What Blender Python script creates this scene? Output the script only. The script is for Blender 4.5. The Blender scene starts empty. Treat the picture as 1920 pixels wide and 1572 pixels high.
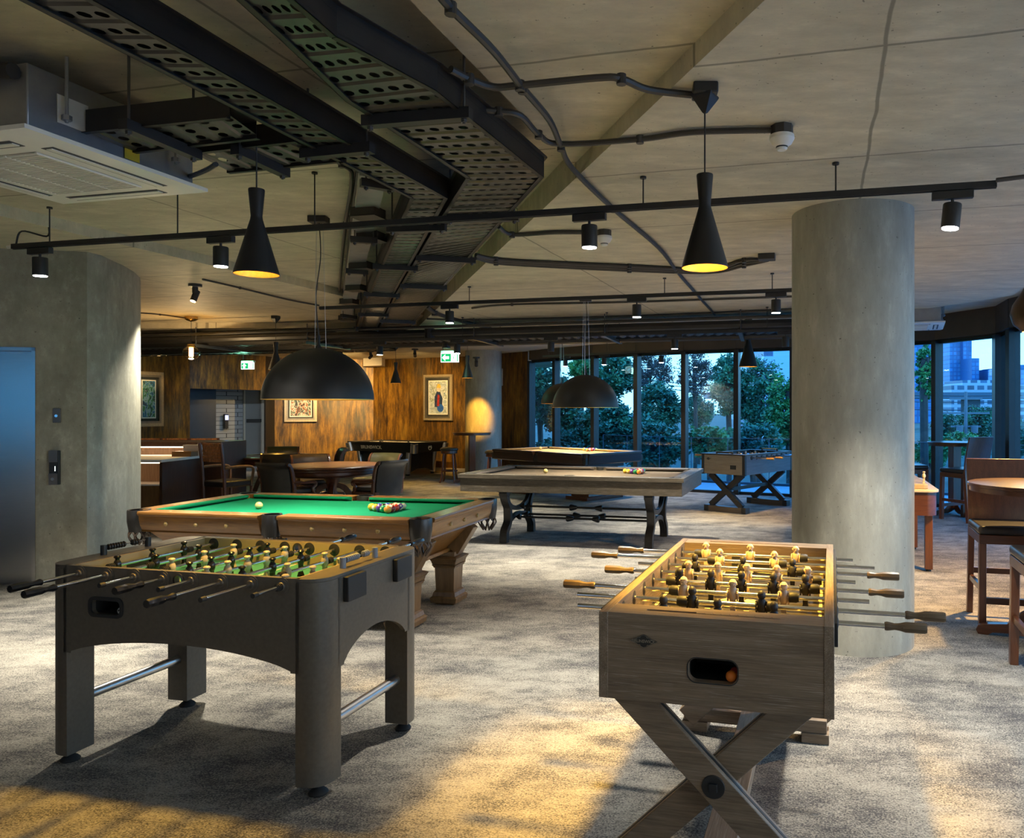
import bpy, bmesh, math, random
from mathutils import Vector, Matrix
PI = math.pi
C = bpy.context.scene.collection
SC = bpy.context.scene

# ------------------------------------------------------------------ camera
F, CX, YH, H = 1440.0, 1188.4, 768.3, 1.5445      # focal length and principal point in px of a 1920 px frame, eye height
cam = bpy.data.cameras.new('camera'); camo = bpy.data.objects.new('camera', cam); C.objects.link(camo)
cam.sensor_fit = 'HORIZONTAL'; cam.sensor_width = 36; cam.lens = 36 * F / 1920
cam.shift_x = -(CX - 960) / 1920; cam.shift_y = (YH - 786) / 1920
cam.clip_start = .05; cam.clip_end = 1500
camo.location = (0, 0, H); camo.rotation_euler = (PI / 2, 0, 0)
SC.camera = camo

def P(px, py, z=0.0):
    """plan point of something at height z, surveyed from the photograph"""
    Y = F * (H - z) / (py - YH)
    return ((px - CX) * Y / F, Y)
def XY(px, Y): return ((px - CX) * Y / F, Y)
def ZZ(py, Y): return H - (py - YH) * Y / F

# ------------------------------------------------------------------ render look, world
SC.view_settings.view_transform = 'Standard'; SC.view_settings.look = 'None'
SC.view_settings.gamma = 1; SC.view_settings.use_curve_mapping = False
SC.view_settings.exposure = 2.78
SC.cycles.use_denoising = True
try: SC.cycles.denoiser = 'OPENIMAGEDENOISE'
except Exception: pass
SC.cycles.max_bounces = 7; SC.cycles.diffuse_bounces = 4; SC.cycles.glossy_bounces = 4
SC.cycles.transparent_max_bounces = 12; SC.cycles.transmission_bounces = 4
SC.cycles.caustics_reflective = False; SC.cycles.caustics_refractive = False
SC.cycles.sample_clamp_indirect = 6; SC.cycles.use_adaptive_sampling = True
SC.cycles.adaptive_threshold = .02

W = bpy.data.worlds.new('dusk'); SC.world = W; W.use_nodes = True
nt = W.node_tree; nt.nodes.clear()
_o = nt.nodes.new('ShaderNodeOutputWorld'); _b = nt.nodes.new('ShaderNodeBackground')
_t = nt.nodes.new('ShaderNodeTexCoord'); _s = nt.nodes.new('ShaderNodeSeparateXYZ'); _r = nt.nodes.new('ShaderNodeValToRGB')
_n = nt.nodes.new('ShaderNodeTexNoise'); _m = nt.nodes.new('ShaderNodeMapping'); _a = nt.nodes.new('ShaderNodeMath'); _a.operation = 'MULTIPLY_ADD'
nt.links.new(_t.outputs['Generated'], _s.inputs[0]); nt.links.new(_t.outputs['Generated'], _m.inputs[0])
_m.inputs['Scale'].default_value = (2, 2, 9); nt.links.new(_m.outputs[0], _n.inputs['Vector']); _n.inputs['Scale'].default_value = 2.5; _n.inputs['Detail'].default_value = 6
nt.links.new(_n.outputs['Fac'], _a.inputs[0]); _a.inputs[1].default_value = .12; nt.links.new(_s.outputs['Z'], _a.inputs[2])
nt.links.new(_a.outputs[0], _r.inputs[0])
cr = _r.color_ramp; cr.elements[0].position = .0; cr.elements[0].color = (.08, .16, .30, 1)
cr.elements[1].position = .06; cr.elements[1].color = (.58, .64, .68, 1)
for p_, c_ in ((.18, (.46, .58, .70, 1)), (.45, (.20, .46, .85, 1)), (1, (.12, .32, .75, 1))):
    e_ = cr.elements.new(p_); e_.color = c_
nt.links.new(_r.outputs[0], _b.inputs[0]); nt.links.new(_b.outputs[0], _o.inputs[0])
_b.inputs[1].default_value = .85

# ------------------------------------------------------------------ materials
MATS = {}
def _new(name):
    m = bpy.data.materials.new(name); m.use_nodes = True; n = m.node_tree.nodes; n.clear()
    o = n.new('ShaderNodeOutputMaterial'); b = n.new('ShaderNodeBsdfPrincipled')
    m.node_tree.links.new(b.outputs[0], o.inputs[0]); MATS[name] = m
    return m, n, m.node_tree.links, b, o
def _noise(n, l, vec, scale, detail=4, rough=.55, st=(1, 1, 1), rot=(0, 0, 0), loc=(0, 0, 0)):
    mp = n.new('ShaderNodeMapping'); mp.inputs['Scale'].default_value = st; mp.inputs['Rotation'].default_value = rot; mp.inputs['Location'].default_value = loc
    l.new(vec, mp.inputs[0]); t = n.new('ShaderNodeTexNoise'); t.inputs['Scale'].default_value = scale
    t.inputs['Detail'].default_value = detail; t.inputs['Roughness'].default_value = rough
    l.new(mp.outputs[0], t.inputs['Vector']); return t.outputs['Fac']
def _ramp(n, l, fac, stops):
    r = n.new('ShaderNodeValToRGB'); e = r.color_ramp.elements
    e[0].position = stops[0][0]; e[0].color = (*stops[0][1], 1); e[1].position = stops[-1][0]; e[1].color = (*stops[-1][1], 1)
    for p, c in stops[1:-1]:
        x = e.new(p); x.color = (*c, 1)
    l.new(fac, r.inputs[0]); return r.outputs[0]
def _bump(n, l, b, fac, st=.2, dist=.01):
    k = n.new('ShaderNodeBump'); k.inputs['Strength'].default_value = st; k.inputs['Distance'].default_value = dist
    l.new(fac, k.inputs['Height']); l.new(k.outputs[0], b.inputs['Normal'])
def _mix(n, l, a, b, fac, mode='MIX'):
    k = n.new('ShaderNodeMix'); k.data_type = 'RGBA'; k.blend_type = mode
    for s, v in ((6, a), (7, b)):
        if hasattr(v, 'links') or hasattr(v, 'is_linked'): l.new(v, k.inputs[s])
        else: k.inputs[s].default_value = (*v, 1)
    if hasattr(fac, 'is_linked'): l.new(fac, k.inputs[0])
    else: k.inputs[0].default_value = fac
    return k.outputs[2]
def plain(name, col, rough=.5, metal=0, var=.12, scale=9, bump=0, spec=None, coat=0):
    m, n, l, b, o = _new(name)
    tc = n.new('ShaderNodeTexCoord'); f = _noise(n, l, tc.outputs['Object'], scale)
    c2 = tuple(min(1, x * (1 + var)) for x in col); c1 = tuple(x * (1 - var) for x in col)
    l.new(_ramp(n, l, f, [(.3, c1), (.7, c2)]), b.inputs['Base Color'])
    b.inputs['Roughness'].default_value = rough; b.inputs['Metallic'].default_value = metal
    if spec is not None: b.inputs['Specular IOR Level'].default_value = spec
    if coat: b.inputs['Coat Weight'].default_value = coat; b.inputs['Coat Roughness'].default_value = .12
    if bump: _bump(n, l, b, _noise(n, l, tc.outputs['Object'], scale * 12, 3), bump, .003)
    return m
def glow(name, col, st):
    m, n, l, b, o = _new(name); n.remove(b); e = n.new('ShaderNodeEmission'); e.inputs[0].default_value = (*col, 1); e.inputs[1].default_value = st
    l.new(e.outputs[0], o.inputs[0]); return m
def wood(name, dark, mid, light, axis='x', rough=.45, scale=1.0, coat=0, lime=0):
    m, n, l, b, o = _new(name); tc = n.new('ShaderNodeTexCoord')
    st = {'x': (1.2, 14, 14), 'y': (14, 1.2, 14), 'z': (14, 14, 1.2)}[axis]
    f = _noise(n, l, tc.outputs['Object'], 2.4 * scale, 8, .62, st)
    g = _noise(n, l, tc.outputs['Object'], 9 * scale, 5, .6, tuple(3 * s if s > 2 else s * .8 for s in st), loc=(3, 1, 2))
    c = _ramp(n, l, f, [(.30, dark), (.5, mid), (.70, light)])
    c2 = _ramp(n, l, g, [(.38, tuple(x * .72 for x in mid)), (.6, light)])
    c = _mix(n, l, c, c2, .38)
    if lime:
        h = _noise(n, l, tc.outputs['Object'], 7 * scale, 4, .7, tuple(4 * s if s > 2 else s for s in st), loc=(7, 7, 1))
        hm = _ramp(n, l, h, [(.56, (0, 0, 0)), (.68, (lime, lime, lime))])
        c = _mix(n, l, c, (.62, .57, .50), hm)
    l.new(c, b.inputs['Base Color']); b.inputs['Roughness'].default_value = rough
    if coat: b.inputs['Coat Weight'].default_value = coat; b.inputs['Coat Roughness'].default_value = .15
    _bump(n, l, b, g, .15, .003); return m
def concrete(name, c1, c2, c3, scale=.8, streak=None, seams=None):
    m, n, l, b, o = _new(name); tc = n.new('ShaderNodeTexCoord'); v = tc.outputs['Object']
    f = _noise(n, l, v, scale, 9, .62, streak or (1, 1, 1)); g = _noise(n, l, v, scale * 7, 7, .7, streak or (1, 1, 1), loc=(4, 2, 1))
    c = _ramp(n, l, f, [(.28, c1), (.5, c2), (.72, c3)])
    c = _mix(n, l, c, _ramp(n, l, g, [(.3, tuple(x * .55 for x in c2)), (.55, c2), (.75, tuple(min(1, x * 1.25) for x in c3))]), .45)
    sp = _noise(n, l, v, 55, 2, .5); c = _mix(n, l, c, tuple(x * .35 for x in c1), _ramp(n, l, sp, [(.70, (0, 0, 0)), (.76, (.8, .8, .8))]))
    if seams:
        mp = n.new('ShaderNodeMapping'); mp.inputs['Rotation'].default_value = (0, 0, seams[3]); mp.inputs['Location'].default_value = seams[4]
        l.new(v, mp.inputs[0]); wv = n.new('ShaderNodeTexBrick'); wv.inputs['Scale'].default_value = 1
        wv.inputs['Brick Width'].default_value = seams[0]; wv.inputs['Row Height'].default_value = seams[1]; wv.inputs['Mortar Size'].default_value = seams[2]
        wv.inputs['Mortar Smooth'].default_value = .6; wv.offset = 0
        wb = n.new('ShaderNodeVectorMath'); wb.operation = 'MULTIPLY_ADD'
        nz = n.new('ShaderNodeTexNoise'); nz.inputs['Scale'].default_value = 3; l.new(v, nz.inputs['Vector'])
        l.new(nz.outputs['Color'], wb.inputs[0]); wb.inputs[1].default_value = (.03, .03, 0); l.new(mp.outputs[0], wb.inputs[2])
        l.new(wb.outputs[0], wv.inputs['Vector'])
        c = _mix(n, l, c, tuple(x * .42 for x in c1), _mix(n, l, (0, 0, 0), wv.outputs['Fac'], .75))
    l.new(c, b.inputs['Base Color']); b.inputs['Roughness'].default_value = .62
    b.inputs['Specular IOR Level'].default_value = .35
    _bump(n, l, b, g, .25, .01); return m

M_carpet, n, l, b, o = _new('carpet'); tc = n.new('ShaderNodeTexCoord'); v = tc.outputs['Object']
rz = (0, 0, .25)
f1 = _noise(n, l, v, .9, 10, .68, (1, 1, 1), rz); f2 = _noise(n, l, v, 2.6, 9, .78, (1, 1.9, 1), rz, (3, 1, 0)); f3 = _noise(n, l, v, 170, 3, .8)
f4 = _noise(n, l, v, 48, 5, .8, (1, 1.6, 1), rz)
f5 = _noise(n, l, v, 120, 2, .6, (1, 1.3, 1), rz, (1, 5, 2))
def _mad(a, k, add):
    q = n.new('ShaderNodeMath'); q.operation = 'MULTIPLY_ADD'; l.new(a, q.inputs[0]); q.inputs[1].default_value = k
    if hasattr(add, 'is_linked'): l.new(add, q.inputs[2])
    else: q.inputs[2].default_value = add
    return q.outputs[0]
sm_ = _mad(f1, .50, _mad(f2, .62, _mad(f4, .42, _mad(f5, .60, _mad(f3, .25, -.695)))))
c = _ramp(n, l, sm_, [(.35, (.070, .068, .070)), (.45, (.140, .133, .125)), (.50, (.245, .23, .20)), (.57, (.345, .32, .272)), (.70, (.45, .42, .36))])
l.new(c, b.inputs['Base Color']); b.inputs['Roughness'].default_value = 1; b.inputs['Specular IOR Level'].default_value = .05
_bump(n, l, b, f3, .7, .006)

M_ceil = concrete('ceiling_concrete', (.42, .365, .25), (.60, .53, .375), (.74, .66, .49), .55, (1, 2.2, 1), (2.44, 1.24, .011, .245, (-.225, -.45, 0)))
M_ceil2 = concrete('slab_edge_concrete', (.25, .24, .18), (.35, .33, .25), (.44, .42, .33), 1.2)
M_conc = concrete('column_concrete', (.19, .18, .145), (.35, .335, .275), (.50, .48, .41), .9, (1.6, 1.6, .5))
M_core = concrete('core_concrete', (.19, .18, .135), (.35, .33, .25), (.52, .50, .40), 1.3, (1.2, 1.2, .8))

# rust-gold patina wall
M_pat, n, l, b, o = _new('patina_wall'); tc = n.new('ShaderNodeTexCoord'); v = tc.outputs['Object']
f = _noise(n, l, v, 1.1, 9, .72, (2.0, 2.0, .7)); g = _noise(n, l, v, 4, 9, .75, (3, 3, .42), loc=(2, 3, 1)); h = _noise(n, l, v, .9, 4, .5, (1, 1, .7), loc=(9, 2, 4))
c = _ramp(n, l, f, [(.36, (.022, .013, .006)), (.46, (.075, .036, .009)), (.56, (.24, .115, .012)), (.66, (.34, .20, .03)), (.78, (.16, .14, .09))])
c = _mix(n, l, c, _ramp(n, l, g, [(.42, (.016, .011, .008)), (.50, (.12, .058, .010)), (.60, (.34, .17, .018)), (.72, (.46, .28, .05))]), .5)
c = _mix(n, l, c, (.13, .12, .085), _ramp(n, l, h, [(.56, (0, 0, 0)), (.72, (.6, .6, .6))]))
l.new(c, b.inputs['Base Color']); b.inputs['Roughness'].default_value = .42; b.inputs['Metallic'].default_value = .15
_bump(n, l, b, g, .3, .01)

M_tile, n, l, b, o = _new('subway_tile'); tc = n.new('ShaderNodeTexCoord'); mp = n.new('ShaderNodeMapping')
mp.inputs['Rotation'].default_value = (PI / 2, 0, 0); l.new(tc.outputs['Object'], mp.inputs[0])
t = n.new('ShaderNodeTexBrick'); l.new(mp.outputs[0], t.inputs['Vector']); t.inputs['Scale'].default_value = 1
t.inputs['Brick Width'].default_value = .30; t.inputs['Row Height'].default_value = .105; t.inputs['Mortar Size'].default_value = .006
t.inputs['Color1'].default_value = (.30, .32, .34, 1); t.inputs['Color2'].default_value = (.34, .36, .38, 1); t.inputs['Mortar'].default_value = (.06, .06, .07, 1)
l.new(t.outputs[0], b.inputs['Base Color']); b.inputs['Roughness'].default_value = .25

def brushed(name, col, rough=.3, axis=(1, 1, 60)):
    m, n, l, b, o = _new(name); tc = n.new('ShaderNodeTexCoord')
    f = _noise(n, l, tc.outputs['Object'], 6, 5, .6, axis)
    l.new(_ramp(n, l, f, [(.3, tuple(x * .85 for x in col)), (.7, col)]), b.inputs['Base Color'])
    b.inputs['Metallic'].default_value = 1; b.inputs['Roughness'].default_value = rough; return m
M_steel = brushed('brushed_steel', (.62, .60, .57), .22)
M_chrome = plain('chrome', (.85, .85, .86), .12, 1, .02)
M_satin = plain('satin_aluminium', (.62, .62, .64), .33, 1, .03)
M_black = plain('black_metal', (.022, .021, .020), .45, .0, .15)
M_blackm = plain('matte_black_lamp', (.012, .011, .010), .5, 0, .1, 4)
M_iron = plain('black_cast_iron', (.024, .023, .022), .42, .3, .2, 30, .15)
M_tray = plain('dark_cable_tray_steel', (.12, .112, .10), .34, .6, .2, 6)
M_trayrail = plain('shaded_tray_rail', (.035, .032, .029), .42, .5, .15, 6)  # darker than the tray steel: the rails' shade is put into the colour
M_cond = plain('dark_conduit', (.05, .045, .038), .45, .2, .2, 6)
M_galv = plain('galvanised_steel', (.36, .36, .35), .42, .7, .2, 5)
M_rubber = plain('black_rubber', (.015, .015, .015), .6, 0, .1)
M_plastic = plain('black_gloss_plastic', (.018, .017, .016), .22, 0, .1)
M_white = plain('white_plastic', (.72, .70, .64), .4, 0, .05)
M_acwhite = plain('cream_panel', (.82, .79, .70), .4, 0, .05, 3)
M_grille = plain('grille_beige', (.46, .42, .34), .5, 0, .08, 60)
M_gold = plain('gold_lining', (.95, .58, .14), .35, .8, .12, 60, .2)
M_brass = plain('brass', (.65, .42, .14), .25, 1, .1)
M_espresso = plain('graphite_laminate', (.100, .086, .067), .42, 0, .12, 60, .05, .45)
M_tan = plain('tan_inner_panel', (.33, .25, .14), .5, 0, .06, 4)
M_pitch = plain('green_pitch', (.05, .27, .24), .45, 0, .06, 4)
M_ivory = plain('ivory_plastic', (.46, .38, .26), .35, 0, .08, 20)
M_darkfig = plain('black_figure', (.010, .009, .009), .22, 0, .1, 20)
M_matfig = plain('matte_black_figure', (.03, .027, .024), .55, 0, .1, 20)
M_pinkfig = plain('cream_figure', (.66, .50, .34), .45, 0, .08, 20)
M_green = plain('green_baize', (.006, .21, .10), .9, 0, .06, 3, .08, .1)
M_greend = plain('green_baize_cushion', (.004, .16, .07), .9, 0, .06, 3, .08, .1)
M_taupe = plain('taupe_baize', (.15, .122, .095), .95, 0, .05, 3, .08, .1)
M_camel = plain('camel_baize', (.44, .28, .11), .95, 0, .05, 3, .08, .1)
M_leather = plain('black_leather', (.020, .018, .016), .32, 0, .2, 14, .25)
M_brownleather = plain('brown_leather', (.04, .024, .014), .4, 0, .25, 14, .25)
M_olive = plain('olive_leather', (.045, .038, .012), .35, 0, .2, 10, .2)
M_oak_x = wood('honey_oak_x', (.075, .028, .005), (.20, .083, .016), (.32, .150, .032), 'x', .38, 1, .25)
M_oak_y = wood('honey_oak_y', (.075, .028, .005), (.20, .083, .016), (.32, .150, .032), 'y', .38, 1, .25)
M_oak_z = wood('honey_oak_z', (.07, .035, .012), (.145, .08, .03), (.21, .12, .05), 'z', .4, 1, .2)
M_wea_x = wood('weathered_oak_x', (.095, .060, .034), (.19, .132, .082), (.30, .222, .150), 'x', .55, .8, 0, .38)
M_wea_y = wood('weathered_oak_y', (.095, .060, .034), (.19, .132, .082), (.30, .222, .150), 'y', .55, .8, 0, .38)
M_wea_z = wood('weathered_oak_z', (.095, .060, .034), (.19, .132, .082), (.30, .222, .150), 'z', .55, .8, 0, .38)
M_rus_x = wood('rustic_grey_x', (.026, .021, .013), (.055, .043, .027), (.100, .079, .050), 'x', .5, 1.2, 0, .25)
M_rus_y = wood('rustic_grey_y', (.030, .024, .016), (.065, .052, .034), (.115, .092, .060), 'y', .5, 1.2, 0, .25)
M_mah_x = wood('mahogany_x', (.035, .011, .004), (.075, .023, .008), (.12, .040, .015), 'x', .3, 1, .25)
M_mah_z = wood('mahogany_z', (.050, .016, .006), (.105, .034, .013), (.16, .056, .022), 'z', .32, 1, .3)
M_esp_x = wood('espresso_x', (.018, .009, .006), (.032, .015, .009), (.05, .024, .014), 'x', .3, 1, .3)
M_wal_z = wood('walnut_z', (.030, .014, .009), (.055, .027, .017), (.085, .044, .028), 'z', .4, 1.2, .15)
M_ash = wood('light_ash', (.20, .155, .105), (.27, .215, .15), (.33, .27, .19), 'x', .5, 1.3)
M_weave = plain('orange_woven_leather', (.42, .17, .06), .5, 0, .35, 30, .3)
M_warmled = glow('warm_led', (1, .62, .36), 1.3)
M_lens = glow('white_lens', (1, .98, .93), 12)
M_bulb = glow('warm_bulb', (1, .66, .28), 3)
M_screen = glow('blue_screen', (.25, .35, 1), 1.5)
M_exitg = glow('exit_green', (.01, .42, .12), .22)
M_exitw = glow('exit_white', (.75, 1, .92), .45)
M_frame = plain('dark_window_frame', (.030, .028, .027), .4, .4, .1)
M_header = plain('brown_header', (.060, .045, .032), .5, .0, .15, 3)
M_inox = plain('champagne_frame', (.52, .42, .27), .35, .5, .15, 40)
M_mount = plain('dark_mount', (.035, .034, .028), .8, 0, .1)
M_mat2 = plain('white_mount', (.75, .73, .66), .8, 0, .05)
M_skirt = plain('white_skirting', (.50, .45, .38), .5, 0, .05)
M_balus = plain('balustrade_metal', (.12, .15, .17), .5, 0, .05)
M_ext = plain('blue_terrace', (.30, .34, .36), .6, 0, .1, 2)

def glass(name, tint, refl=.9, rough=0.0):
    m, n, l, b, o = _new(name); n.remove(b)
    t = n.new('ShaderNodeBsdfTransparent'); t.inputs[0].default_value = (*tint, 1)
    g = n.new('ShaderNodeBsdfGlossy'); g.inputs[0].default_value = (refl, refl, refl, 1); g.inputs['Roughness'].default_value = rough
    ge = n.new('ShaderNodeNewGeometry'); dt = n.new('ShaderNodeVectorMath'); dt.operation = 'DOT_PRODUCT'; l.new(ge.outputs['Incoming'], dt.inputs[0]); l.new(ge.outputs['Normal'], dt.inputs[1])
    def mth(op, a, b_):
        k = n.new('ShaderNodeMath'); k.operation = op
        for i_, q in enumerate((a, b_)):
            if hasattr(q, 'is_linked'): l.new(q, k.inputs[i_])
            elif q is not None: k.inputs[i_].default_value = q
        return k.outputs[0]
    fr_ = mth('MULTIPLY_ADD', mth('POWER', mth('SUBTRACT', 1.0, mth('ABSOLUTE', dt.outputs['Value'], None)), 5.0), .9); fr_.node.inputs[2].default_value = .045
    x = n.new('ShaderNodeMixShader')
    l.new(fr_, x.inputs[0]); l.new(t.outputs[0], x.inputs[1]); l.new(g.outputs[0], x.inputs[2]); l.new(x.outputs[0], o.inputs[0]); return m
M_glass = glass('blue_tinted_glass', (.50, .80, .96)); M_glassr = glass('grey_tinted_glass', (.20, .40, .55))
M_rail = glass('balustrade_glass', (.70, .86, .92), .5)
M_bulbglass = glass('clear_bulb_glass', (.93, .80, .55), 1.0, .05)

# ------------------------------------------------------------------ mesh helpers
def lk(o, parent=None):
    C.objects.link(o)
    if parent is not None: o.parent = parent
    return o
class MB:
    def __init__(s): s.bm = bmesh.new()
    def _add(s, vs, fs, M=None):
        bv = [s.bm.verts.new((M @ Vector(v)) if M is not None else v) for v in vs]
        for f in fs:
            try: s.bm.faces.new([bv[i] for i in f])
            except ValueError: pass
        return s
    def box(s, x0, x1, y0, y1, z0, z1, M=None):
        v = [(x, y, z) for z in (z0, z1) for y in (y0, y1) for x in (x0, x1)]
        return s._add(v, [(0, 2, 3, 1), (4, 5, 7, 6), (0, 1, 5, 4), (2, 6, 7, 3), (0, 4, 6, 2), (1, 3, 7, 5)], M)
    def hexa(s, b, t, z0, z1, M=None):
        """bottom and top quads given as ccw plan points"""
        v = [(x, y, z0) for x, y in b] + [(x, y, z1) for x, y in t]
        k = len(b); fs = [tuple(range(k - 1, -1, -1)), tuple(range(k, 2 * k))] + [(i, (i + 1) % k, k + (i + 1) % k, k + i) for i in range(k)]
        return s._add(v, fs, M)
    def prism(s, pts, a, bb, plane='xz', M=None):
        k = len(pts)
        def q(p, h):
            return {'xz': (p[0], h, p[1]), 'yz': (h, p[0], p[1]), 'xy': (p[0], p[1], h)}[plane]
        v = [q(p, a) for p in pts] + [q(p, bb) for p in pts]
        fs = [tuple(range(k)), tuple(range(2 * k - 1, k - 1, -1))] + [(i, k + i, k + (i + 1) % k, (i + 1) % k) for i in range(k)]
        s._add(v, fs, M); return s
    def cyl(s, p0, p1, r0, r1=None, n=16, M=None):
        r1 = r0 if r1 is None else r1
        p0, p1 = Vector(p0), Vector(p1); d = (p1 - p0); 
        if d.length < 1e-7: return s
        d.normalize(); a = d.orthogonal().normalized(); c = d.cross(a)
        v = []
        for p, r in ((p0, r0), (p1, r1)):
            for i in range(n):
                t = 2 * PI * i / n; v.append(tuple(p + (a * math.cos(t) + c * math.sin(t)) * max(r, 1e-5)))
        fs = [(i, (i + 1) % n, n + (i + 1) % n, n + i) for i in range(n)] + [tuple(range(n - 1, -1, -1)), tuple(range(n, 2 * n))]
        return s._add(v, fs, M)
    def lathe(s, prof, n=32, M=None, cap=True):
        v = []; fs = []; k = len(prof)
        for r, z in prof:
            for i in range(n):
                t = 2 * PI * i / n; v.append((max(r, 1e-5) * math.cos(t), max(r, 1e-5) * math.sin(t), z))
        for j in range(k - 1):
            for i in range(n):
                fs.append((j * n + i, j * n + (i + 1) % n, (j + 1) * n + (i + 1) % n, (j + 1) * n + i))
        if cap: fs += [tuple(range(n - 1, -1, -1)), tuple(range((k - 1) * n, k * n))]
        return s._add(v, fs, M)
    def sph(s, c, r, sc=(1, 1, 1), n=14, m=9, M=None):
        v = [(c[0], c[1], c[2] - r * sc[2])]; fs = []
        for j in range(1, m):
            t = -PI / 2 + PI * j / m
            for i in range(n):
                a = 2 * PI * i / n; v.append((c[0] + r * sc[0] * math.cos(t) * math.cos(a), c[1] + r * sc[1] * math.cos(t) * math.sin(a), c[2] + r * sc[2] * math.sin(t)))
        v.append((c[0], c[1], c[2] + r * sc[2])); e = len(v) - 1
        for i in range(n): fs.append((0, 1 + (i + 1) % n, 1 + i)); fs.append((e, e - n + i, e - n + (i + 1) % n))
        for j in range(m - 2):
            for i in range(n): fs.append((1 + j * n + i, 1 + j * n + (i + 1) % n, 1 + (j + 1) * n + (i + 1) % n, 1 + (j + 1) * n + i))
        return s._add(v, fs, M)
    def tube(s, pts, r, n=8, M=None, rr=None):
        pts = [Vector(p) for p in pts]; k = len(pts); v = []; a = None
        for j, p in enumerate(pts):
            d = (pts[min(j + 1, k - 1)] - pts[max(j - 1, 0)]).normalized()
            a = d.orthogonal().normalized() if a is None else (a - d * a.dot(d)).normalized()
            c = d.cross(a); q = rr[j] if rr else r
            for i in range(n):
                t = 2 * PI * i / n; v.append(tuple(p + (a * math.cos(t) + c * math.sin(t)) * q))
        fs = [(j * n + i, j * n + (i + 1) % n, (j + 1) * n + (i + 1) % n, (j + 1) * n + i) for j in range(k - 1) for i in range(n)]
        fs += [tuple(range(n - 1, -1, -1)), tuple(range((k - 1) * n, k * n))]
        return s._add(v, fs, M)
    def beam(s, p0, p1, w, h, up=(0, 0, 1), M=None):
        p0, p1 = Vector(p0), Vector(p1); d = (p1 - p0).normalized(); side = d.cross(Vector(up)).normalized(); u = side.cross(d)
        v = [tuple(p + side * a * w / 2 + u * b * h / 2) for p in (p0, p1) for a, b in ((-1, -1), (1, -1), (1, 1), (-1, 1))]
        return s._add(v, [(0, 1, 2, 3), (7, 6, 5, 4), (0, 4, 5, 1), (1, 5, 6, 2), (2, 6, 7, 3), (3, 7, 4, 0)], M)
    def build(s, name, mat, parent=None, bevel=0, ang=35, seg=2):
        bmesh.ops.recalc_face_normals(s.bm, faces=s.bm.faces)
        me = bpy.data.meshes.new(name); s.bm.to_mesh(me); s.bm.free()
        me.materials.append(mat); me.shade_smooth(); me.set_sharp_from_angle(angle=math.radians(ang))
        o = lk(bpy.data.objects.new(name, me), parent)
        if bevel:
            m = o.modifiers.new('bevel', 'BEVEL'); m.width = bevel; m.segments = seg; m.limit_method = 'ANGLE'; m.angle_limit = math.radians(40)
        return o
def ribbon(m, pts, hw, x0, x1, axis='yz', M=None):
    """bar following a planar path: half width hw (number or list) across the path, x0..x1 thick"""
    P_ = [Vector((p[0], p[1])) for p in pts]; k = len(P_); A, B = [], []
    for i, p in enumerate(P_):
        d = (P_[min(i + 1, k - 1)] - P_[max(i - 1, 0)]).normalized(); nn = Vector((-d.y, d.x)); w = hw[i] if isinstance(hw, (list, tuple)) else hw
        A.append(p + nn * w); B.append(p - nn * w)
    def q(p, h): return (h, p.x, p.y) if axis == 'yz' else (p.x, h, p.y)
    v = [q(p, h) for h in (x0, x1) for L_ in (A, B) for p in L_]; fs = []
    for i in range(k - 1):
        fs += [(i, i + 1, k + i + 1, k + i), (2 * k + i, 3 * k + i, 3 * k + i + 1, 2 * k + i + 1), (i, 2 * k + i, 2 * k + i + 1, i + 1), (k + i, k + i + 1, 3 * k + i + 1, 3 * k + i)]
    fs += [(0, k, 3 * k, 2 * k), (k - 1, 3 * k - 1, 4 * k - 1, 2 * k - 1)]
    m._add(v, fs, M); return m
def smoothpath(pts, k=5):
    """round the corners of a polyline (Catmull-Rom)"""
    P_ = [Vector(p) for p in pts]; out = []
    for i in range(len(P_) - 1):
        a = P_[max(i - 1, 0)]; b = P_[i]; c = P_[i + 1]; d = P_[min(i + 2, len(P_) - 1)]
        for j in range(k):
            t = j / k; out.append(.5 * ((2 * b) + (c - a) * t + (2 * a - 5 * b + 4 * c - d) * t * t + (3 * b - a - 3 * c + d) * t ** 3))
    out.append(P_[-1]); return out
def rrect(x0, x1, z0, z1, r, k=6):
    o = []
    for cx, cz, a0 in ((x1 - r, z1 - r, 0), (x0 + r, z1 - r, 90), (x0 + r, z0 + r, 180), (x1 - r, z0 + r, 270)):
        for i in range(k + 1):
            a = math.radians(a0 + 90 * i / k); o.append((cx + r * math.cos(a), cz + r * math.sin(a)))
    return o
def holed(outer, holes, t, name, mat, parent, M):
    """flat board (outline in local xy, thickness t, centred) with holes through it, placed by M"""
    cu = bpy.data.curves.new('tmp', 'CURVE'); cu.dimensions = '2D'; cu.fill_mode = 'BOTH'; cu.extrude = t / 2
    for loop in [outer] + holes:
        sp = cu.splines.new('POLY'); sp.points.add(len(loop) - 1); sp.use_cyclic_u = True
        for i, p in enumerate(loop): sp.points[i].co = (p[0], p[1], 0, 1)
    o = bpy.data.objects.new('tmp', cu); C.objects.link(o); bpy.context.view_layer.update()
    me = bpy.data.meshes.new_from_object(o.evaluated_get(bpy.context.evaluated_depsgraph_get()))
    C.objects.unlink(o); bpy.data.objects.remove(o); bpy.data.curves.remove(cu)
    me.transform(M); me.name = name; me.materials.clear(); me.materials.append(mat); me.shade_flat()
    return lk(bpy.data.objects.new(name, me), parent)
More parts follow.
